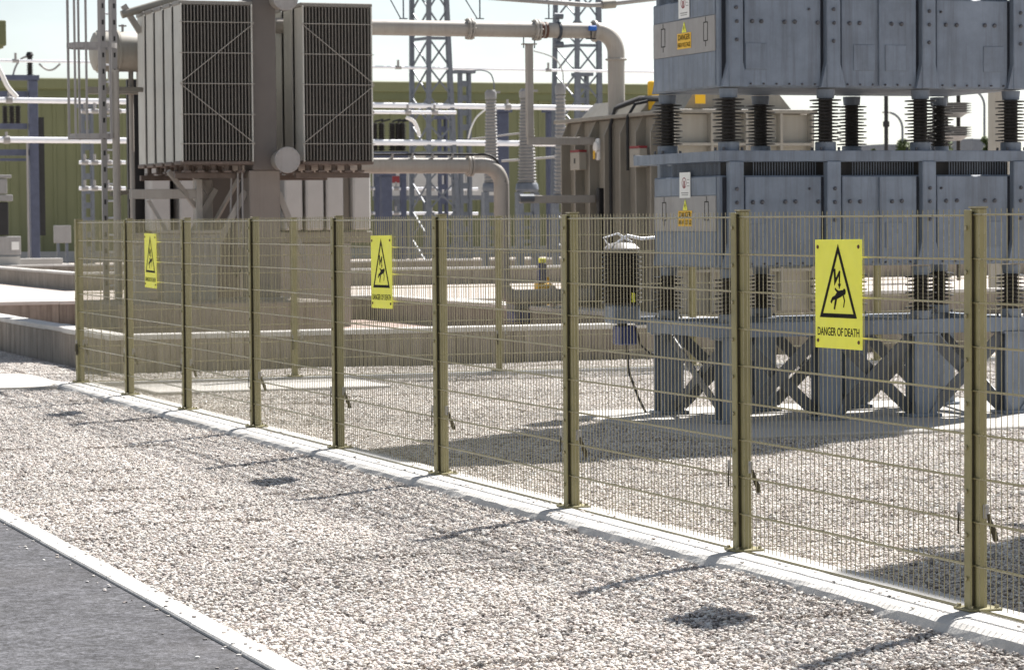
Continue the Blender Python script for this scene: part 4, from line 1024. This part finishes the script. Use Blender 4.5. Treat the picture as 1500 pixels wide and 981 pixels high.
# ------------------------------------------------------------------ right-hand distance
def reactor():
    v = 40.; c = onv(1398, 180, v)
    t = thing('disc_insulator', 'pair of grey ribbed discs on dark posts seen between the enclosures', 'electrical equipment', c[0], v, 0)
    for i, (y0, y1) in enumerate(((168, 151), (202, 186))):
        a, b = onv(1398, y0, v)[2], onv(1398, y1, v)[2]; h = b-a; p = []
        for k in range(5): z = a+h*k/5; p += [(.36, z+.02), (.5, z+.06*h+.02), (.5, z+.1*h+.02), (.36, z+.17*h)]
        part(t, 'ribbed_disc', MB().lathe([(.2, a-.08)]+p+[(.4, b)], 20), 'greyporc', True)
    for x in (1400, 1418): q = onv(x, 300, v)[0]-c[0]; part(t, 'post', MB().tube([(q, .55, 0), (q, .55, 7)], .06, 10), 'porc', True)
reactor()
def lampposts():
    v = 60.; q = onv(1298, 130, v)
    solo('steel_pole', 'dark vertical pole against the sky between the enclosures', 'pole', MB().tube([(0, 0, 0), (0, 0, 7.5)], .075, 10).tube([(0, 0, onv(1298, 182, v)[2]-.1), (0, 0, onv(1298, 182, v)[2]+.1)], .12, 10), 'rubber', q[0], v)
    for px, ht, l in ((1442, 132, 'grey street lamp curving over the low grey house'), (1322, 165, 'faint grey street lamp above the round bush')):
        q = onv(px, 215, 150.); h = onv(px, ht, 150.)[2]
        t = thing('street_lamp', l, 'street lamp', q[0], 150, 0)
        part(t, 'pole', MB().tube([(0, 0, 0), (0, 0, h-1.2)] + arc((-1.2, 0, h-1.2), 1.2, 0, 80, (1, 0, 0), (0, 0, 1), 8), .09, 8), 'galv', True)
        part(t, 'lantern', MB().box(-1.6, -1.0, -.1, .1, h-.05, h+.06, .02), 'steelgrey')
lampposts()
def bush(px, ytop, wpx, v, label):
    c = onv(px, ytop, v); h = c[2]; w = (onv(px+wpx/2, ytop, v)[0]-onv(px-wpx/2, ytop, v)[0])/2
    t = thing('tree', label, 'tree', c[0], v, 0)
    part(t, 'trunk', MB().tube([(0, 0, 0), (.1, 0, h*.4), (0, .1, h*.75)], [.22, .16, .06], 8).tube([(.1, 0, h*.4), (w*.5, 0, h*.7)], [.1, .04], 6).tube([(.1, 0, h*.35), (-w*.5, .2, h*.65)], [.1, .04], 6), 'bark', True)
    b = MB()
    cl = [(U_(-w, w)*.7, U_(-w, w)*.7, h*U_(.55, .95), U_(.25, .5)*w) for _ in range(16)]
    for _ in range(2200):
        x, y, z, r = random.choice(cl); d = Vector((random.gauss(0, 1), random.gauss(0, 1), random.gauss(0, 1))).normalized()*r*U_(.5, 1)
        p = Vector((x, y, z))+d; p.z = min(p.z, h); s = U_(.10, .22); a = Vector((random.gauss(0, 1), random.gauss(0, 1), random.gauss(0, 1))).normalized()*s; e = a.orthogonal()*.6
        b.add([p-a, p+e, p+a, p-e], [(0, 1, 2, 3)])
    part(t, 'crown', b, 'leaf', kind='stuff')
bush(1332, 198, 34, 150, 'green round tree low between the insulators at right of centre')
bush(1388, 203, 26, 155, 'green tree peeping out beside the ribbed discs')
bush(1448, 194, 16, 140, 'small dark green tree beside the cream column')
bush(1278, 213, 10, 170, 'tiny green tree at the foot of the dark pole')
def house(x0, x1, yt, v, label):
    a, b = onv(x0, yt, v), onv(x1, yt, v); w = b[0]-a[0]; h = a[2]
    t = thing('grey_house', label, 'building', a[0], v, 0)
    part(t, 'wall', MB().box(0, w, 0, 8, 0, h*.85), 'steelgrey'); part(t, 'roof', MB().box(-.3, w+.3, -.3, 8.3, h*.85+.001, h, .05), 'galv')
    wm = MB().box(-.5, .5, -.04, -.001, 0, 1.2).mesh('window', 'glassy')
    for k in range(4): part(t, 'window', wm, None, loc=(w*(k+.5)/4, 0, h*.5))
house(1427, 1446, 203, 190, 'low grey house on the horizon beside the cream column')
house(1302, 1318, 211, 230, 'tiny grey house on the horizon beside the dark pole')
scene.cycles.max_bounces = 6
